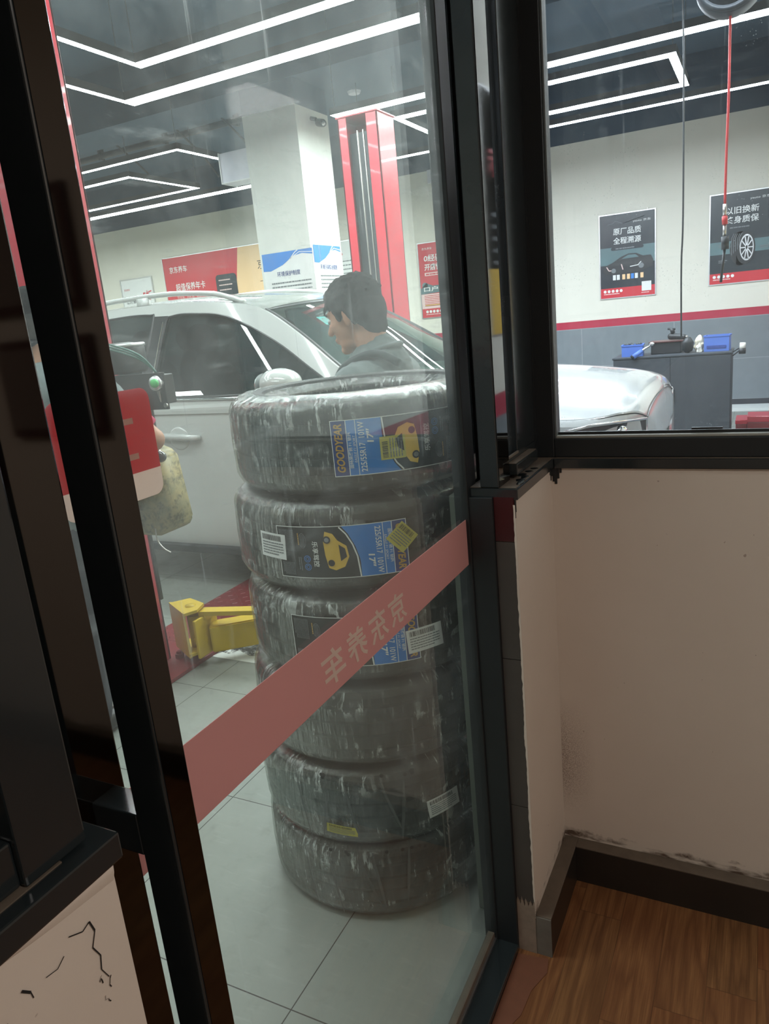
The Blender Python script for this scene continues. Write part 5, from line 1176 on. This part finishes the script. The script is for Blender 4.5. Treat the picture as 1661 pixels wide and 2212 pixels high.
for x, l, y in ((-.20, 'grey hose reel under the ceiling holding the red hose', 4.5), (-.50, 'grey cable reel under the ceiling holding the black cable', 5.35)):
    t = thing('hose_reel', l, 'hose reel', 'reels under the garage ceiling'); zr = 2.98 if y < 5 else 3.46
    b = BM(); lathe(b, [(0, -.07), (.15, -.07), (.16, -.05), (.16, .05), (.15, .07), (0, .07)], (x, y, zr), 32, 'Y'); obj('reel_body', b, 'dark', t, True)
    b = BM(); lathe(b, [(.13, -.078), (.15, -.082), (.16, -.072), (.14, -.068)], (x, y, zr), 32, 'Y', closed=True); obj('reel_rim', b, 'dark', t, True)
    b = BM(); box(b, x-.02, x+.02, y-.02, y+.02, zr+.155, GZ, bev=.003); obj('hanger', b, 'dark', t); base(t, (x, y, zr))

# ceiling pipes and conduit behind the left lights
for k, (P, rr_, l) in enumerate((([(-9.5, 7.0, 4.12), (-5.4, 6.9, 4.12)], .03, 'dark pipe under the ceiling nearest the viewer, left of the pillar'), ([(-9.5, 7.25, 4.10), (-5.2, 7.2, 4.10)], .022, 'thinner dark pipe running beside the thicker one'),
        ([(-9.5, 8.6, 4.14), (-5.0, 8.5, 4.14)], .04, 'dark duct pipe under the ceiling, farthest of the three'))):
    b = BM(); tube(b, P, rr_, 10)
    for x in (-8.5, -7.3, -6.1): box(b, x-.02, x+.02, P[0][1]-.05, P[0][1]+.03, P[0][2]-.05, GZ)
    tag(obj('ceiling_pipe', b, 'dark', None, True), l, 'pipe', 'pipes under the garage ceiling')
for x, y, l in ((-6.9, 6.9, 'left one of the bent conduits dropping to the light loops'), (-6.0, 6.9, 'middle bent conduit dropping to the light loops'), (-5.5, 7.2, 'right bent conduit dropping to the light loops')):
    b = BM(); tube(b, sm([(x, y, 4.1), (x+.05, y, 3.95), (x+.16, y+.2, 3.75), (x+.20, y+.5, 3.55), (x+.14, y+.85, 3.36)]), .012, 6); tag(obj('conduit', b, 'blackm', None, True), l, 'conduit', 'bent conduits over the light loops')

# office: framed certificates on the facing wall right of the frame, seen only as reflections
for z0, z1, l in ((1.27, 1.60, 'dark framed certificate on the office wall, mirrored in the black door stile'), (1.68, 2.05, 'upper dark framed certificate, mirrored above the other in the door stile')):
    t = thing('framed_certificate', l, 'picture'); b = BM(); box(b, 1.00, 1.26, 1.735, WY-.001, z0, z1, bev=.004); obj('picture_frame', b, 'frame', t); b = BM(); box(b, 1.025, 1.235, 1.731, 1.735, z0+.03, z1-.03); obj('certificate_sheet', b, 'photo', t); base(t, (1.13, WY, z0))

# ================================================================== PEOPLE
def Rm(ax, deg): return Matrix.Rotation(math.radians(deg), 3, ax)
def person_man():
    ox, oy = -1.215, 2.33
    def P(f, s, z): return (ox-f, oy+s, z)       # f forward (-X), s to his left/right along Y
    hz = 1.575; tilt = Rm('Y', -14)   # chin drops: he looks down and left
    def Hd(f, s, z):   # head frame, centre at (0.045,0,hz)
        v = tilt @ Vector((-f, s, z)); return (ox-.055+v.x, oy+v.y, hz+v.z)
    t = thing('person', 'man in a grey shirt behind the tyres, facing left with bowed head', 'person')
    sh = []
    # head: skull, face, jaw, nose, brow, lips, ears, neck
    sh += [('e', Hd(-.012, 0, .035), (.094, .072, .088), 4, tilt), ('e', Hd(.030, 0, -.012), (.062, .060, .088), 4, tilt), ('e', Hd(.036, 0, -.078), (.044, .045, .034), 3, tilt), ('e', Hd(.066, 0, -.100), (.021, .026, .018), 3, tilt)]
    sh += [('c', Hd(.086, 0, .012), Hd(.108, 0, -.028), .009, .0135), ('e', Hd(.078, 0, .030), (.014, .044, .012), 3, tilt), ('e', Hd(.086, 0, -.058), (.012, .022, .008), 3, tilt), ('e', Hd(.082, 0, -.070), (.013, .020, .008), 3, tilt)]
    for s in (-1, 1):
        sh += [('e', Hd(-.010, s*.074, -.008), (.018, .008, .031), 3, tilt), ('e', Hd(.055, s*.040, -.018), (.026, .018, .026), 3, tilt)]
    sh += [('c', Hd(-.030, 0, -.03), P(-.035, 0, 1.40), .054, .060)]
    # trunk, arms (elbows bent, hands in front at waist height), legs
    sh += [('c', P(-.02, 0, 1.36), P(-.03, 0, 1.18), .10, .13), ('c', P(-.02, -.10, 1.32), P(-.02, .10, 1.32), .085, .085), ('c', P(-.02, 0, 1.15), P(-.02, 0, .95), .12, .125)]
    for s in (-1, 1):
        el = P(.04, s*.235, 1.06); wr_ = P(.26, s*.16, 1.00); sh += [('c', P(-.02, s*.185, 1.345), el, .050, .040), ('c', el, wr_, .038, .026)]
        sh += [('e', P(.305, s*.155, .995), (.045, .038, .018), 3)]
        for k, (dy, ln) in enumerate(((-.027, .055), (-.009, .066), (.009, .062), (.027, .048))):
            a0 = P(.335, s*.155+dy, .995); m0 = P(.335+ln*.55, s*.155+dy, .985); e0 = P(.335+ln*.85, s*.155+dy*.9, .960); sh += [('c', a0, m0, .0095, .0085), ('c', m0, e0, .0085, .0075)]
        sh += [('c', P(.285, s*.155-s*.035, .99), P(.325, s*.155-s*.062, .975), .012, .0095), ('c', P(.325, s*.155-s*.062, .975), P(.352, s*.155-s*.060, .962), .0095, .008)]
        sh += [('c', P(-.02, s*.09, .93), P(-.01, s*.10, .50), .085, .055), ('c', P(-.01, s*.10, .50), P(-.03, s*.10, .09), .052, .036), ('c', P(-.04, s*.10, .045), P(.13, s*.11, .035), .040, .030)]
    blob('body', 'skin', t, sh, .0055, 4)
    # hair: thick short cap, cut above the ear, sideburns
    hs = [('e', Hd(-.020, 0, .050), (.100, .080, .086), 4, tilt), ('e', Hd(-.058, 0, .005), (.064, .075, .078), 3, tilt), ('e', Hd(-.066, 0, -.050), (.042, .058, .048), 3, tilt), ('e', Hd(.030, 0, .080), (.058, .064, .040), 3, tilt)]
    rr = random.Random(9)
    for k in range(26):
        u = rr.uniform(-1, 1); hs.append(('c', Hd(.030, u*.055, .105), Hd(.080+.014*rr.random(), u*.062, .052-.022*rr.random()), .013, .004))
    for s in (-1, 1): hs += [('c', Hd(.030, s*.066, .050), Hd(.020, s*.073, -.005), .018, .009), ('c', Hd(-.020, s*.076, .02), Hd(-.035, s*.074, -.03), .016, .010)]
    for k in range(150):
        a = rr.uniform(0, 2*PI); e_ = rr.uniform(.1, 1.3); d = Vector((math.cos(a)*math.cos(e_), math.sin(a)*math.cos(e_), math.sin(e_)))
        p0 = Vector((-.022, 0, .052))+Vector((d.x*.095, d.y*.074, d.z*.082)); p1 = p0+d*.012+Vector((.014*rr.uniform(-.3, 1), .006*rr.uniform(-1, 1), -.014*rr.random())); hs.append(('c', Hd(*p0), Hd(*p1), .008, .0025))
    blob('hair', 'hair', t, hs, .005, 2, .0022)
    for s in (-1, 1):
        b = BM(); ico(b, Hd(.078, s*.030, .006), (.010, .013, .008), 3, tilt); ey = obj('eye', b, 'eyew', t, True); b = BM(); ico(b, Hd(.086, s*.030, .004), (.004, .006, .006), 2, tilt); obj('iris', b, 'ink', ey, True)
        b = BM(); tube(b, [Hd(.088, s*.014, .026), Hd(.090, s*.032, .031), Hd(.080, s*.050, .026)], [.003, .004, .002], 6); obj('eyebrow', b, 'hair', t, True)
    b = BM(); tube(b, [Hd(.088, -.018, -.064), Hd(.097, 0, -.064), Hd(.088, .018, -.064)], [.002, .0035, .002], 6); obj('mouth', b, 'lip', t, True)
    ss = [('c', P(-.025, 0, 1.375), P(-.03, 0, 1.18), .120, .155), ('c', P(-.02, -.125, 1.325), P(-.02, .125, 1.325), .105, .105), ('c', P(-.02, 0, 1.16), P(-.02, 0, .93), .148, .150), ('c', P(-.03, 0, 1.40), P(-.03, 0, 1.445), .085, .068)]
    for s in (-1, 1): ss += [('c', P(-.02, s*.19, 1.35), P(.03, s*.235, 1.10), .072, .060)]
    blob('shirt', 'shirt', t, ss, .008, 5, .003)
    b = BM(); tube(b, sm([P(.125, -.10, 1.22), P(.10, -.115, 1.32), P(.055, -.125, 1.40), P(-.01, -.115, 1.436), P(-.08, -.10, 1.445), P(-.15, -.10, 1.41)], 5), [.014]*26, 8); obj('shoulder_piping', b, 'shirtd', t, True)
    b = BM(); tube(b, [P(-.035+.072*math.cos(a), .072*math.sin(a), 1.452+.018*math.cos(a)*-1) for a in [2*PI*i/24 for i in range(24)]], .010, 8, closed=True); obj('collar', b, 'shirt', t, True)
    ts = [('c', P(-.02, 0, .98), P(-.02, 0, .90), .145, .15)]
    for s in (-1, 1): ts += [('c', P(-.02, s*.085, .90), P(-.01, s*.10, .50), .110, .078), ('c', P(-.01, s*.10, .50), P(-.03, s*.10, .10), .076, .062)]
    blob('trousers', 'trousers', t, ts, .009, 5)
    for s in (-1, 1): blob('shoe', 'shoe', t, [('c', P(-.06, s*.10, .05), P(.15, s*.11, .042), .050, .040)], .008, 3)
    base(t, (ox, oy, 0))
person_man()
def person_worker():
    ox, oy = -2.32, 1.88
    t = thing('person', 'worker in grey shirt with pink cuffs by the oil tank, mostly hidden', 'person')
    def P(x, y, z): return (ox+x, oy+y, z)
    S_ = P(.155, .03, 1.455); E_ = P(.345, .125, 1.21); Wp = P(.10, .12, 1.05)
    sh = [('e', P(.0, .02, 1.66), (.078, .092, .105), 4), ('e', P(.012, .055, 1.615), (.052, .055, .07), 3), ('c', P(.01, .115, 1.655), P(.01, .125, 1.625), .009, .013), ('c', P(0, 0, 1.60), P(-.01, -.01, 1.47), .054, .062)]
    for s in (-1, 1): sh += [('e', P(s*.080, .0, 1.645), (.009, .018, .03), 3)]
    sh += [('c', P(0, 0, 1.40), P(0, 0, 1.15), .11, .12), ('c', P(-.11, 0, 1.42), P(.11, 0, 1.42), .07, .07), ('c', P(0, 0, 1.12), P(0, 0, .95), .12, .13)]
    sh += [('c', S_, E_, .050, .042), ('c', E_, Wp, .043, .028), ('c', P(-.17, 0, 1.43), P(-.22, .06, 1.15), .050, .040), ('c', P(-.22, .06, 1.15), P(-.10, .20, 1.00), .040, .027)]
    for hx, hy, hz_ in ((Wp[0]-ox, Wp[1]-oy, Wp[2]), (-.10, .20, 1.0)):
        sh += [('e', P(hx-.012, hy+.02, hz_-.045), (.036, .022, .045), 3)]
        for k, (dx, ln) in enumerate(((-.028, .046), (-.010, .056), (.009, .052), (.026, .040))):
            a0 = P(hx-.012+dx, hy+.022, hz_-.078); m0 = P(hx-.012+dx, hy+.036, hz_-.078-ln*.5); e0 = P(hx-.012+dx, hy+.024, hz_-.078-ln*.85); sh += [('c', a0, m0, .0095, .0085), ('c', m0, e0, .0085, .0075)]
        sh += [('c', P(hx+.018, hy+.02, hz_-.035), P(hx+.042, hy+.038, hz_-.062), .012, .0095), ('c', P(hx+.042, hy+.038, hz_-.062), P(hx+.040, hy+.048, hz_-.085), .0095, .008)]
    for s in (-1, 1): sh += [('c', P(s*.09-.04, 0, .93), P(s*.10-.13, .01, .50), .085, .055), ('c', P(s*.10-.13, .01, .50), P(s*.10-.18, -.02, .09), .052, .036), ('c', P(s*.10-.18, -.04, .045), P(s*.11-.18, .10, .035), .040, .030)]
    blob('body', 'skin', t, sh, .0055, 4)
    blob('hair', 'hair', t, [('e', P(0, .0, 1.695), (.088, .100, .090), 4), ('e', P(0, -.045, 1.65), (.078, .062, .08), 3)], .006, 3, .002)
    for s in (-1, 1):
        b = BM(); ico(b, P(s*.03, .098, 1.665), (.013, .009, .008), 2); ey = obj('eye', b, 'eyew', t, True); b = BM(); ico(b, P(s*.03, .106, 1.664), (.005, .004, .005), 2); obj('iris', b, 'ink', ey, True)
    b = BM(); tube(b, [P(-.02, .098, 1.59), P(0, .105, 1.59), P(.02, .098, 1.59)], .003, 6); obj('mouth', b, 'lip', t, True)
    md = Vector(S_).lerp(Vector(E_), .70); ed = Vector(S_).lerp(Vector(E_), .78); m2_ = P(-.205, .042, 1.25)
    blob('shirt', 'shirt', t, [('c', P(0, 0, 1.40), P(0, 0, 1.15), .135, .145), ('c', P(-.12, 0, 1.415), P(.12, 0, 1.415), .092, .092), ('c', P(0, 0, 1.12), P(0, 0, .93), .145, .15), ('c', P(0, 0, 1.44), P(0, 0, 1.49), .08, .066), ('c', S_, tuple(md), .072, .060), ('c', P(-.17, 0, 1.43), m2_, .072, .06)], .008, 5, .003)
    b = BM(); dirv = (Vector(E_)-Vector(S_)).normalized(); tube(b, [tuple(md+dirv*.026), tuple(md+dirv*.056)], [.0625, .061], 24); obj('cuff', b, 'shirtp', t, True)
    ts = [('c', P(0, 0, .98), P(0, 0, .90), .145, .15)]
    for s in (-1, 1): ts += [('c', P(s*.085-.04, 0, .90), P(s*.10-.13, .01, .50), .105, .075), ('c', P(s*.10-.13, .01, .50), P(s*.10-.18, -.02, .10), .073, .060)]
    blob('trousers', 'trousers', t, ts, .009, 5)
    for s in (-1, 1): blob('shoe', 'shoe', t, [('c', P(s*.10-.18, -.06, .05), P(s*.11-.18, .13, .042), .050, .040)], .008, 3)
    base(t, (ox, oy, 0))
person_worker()
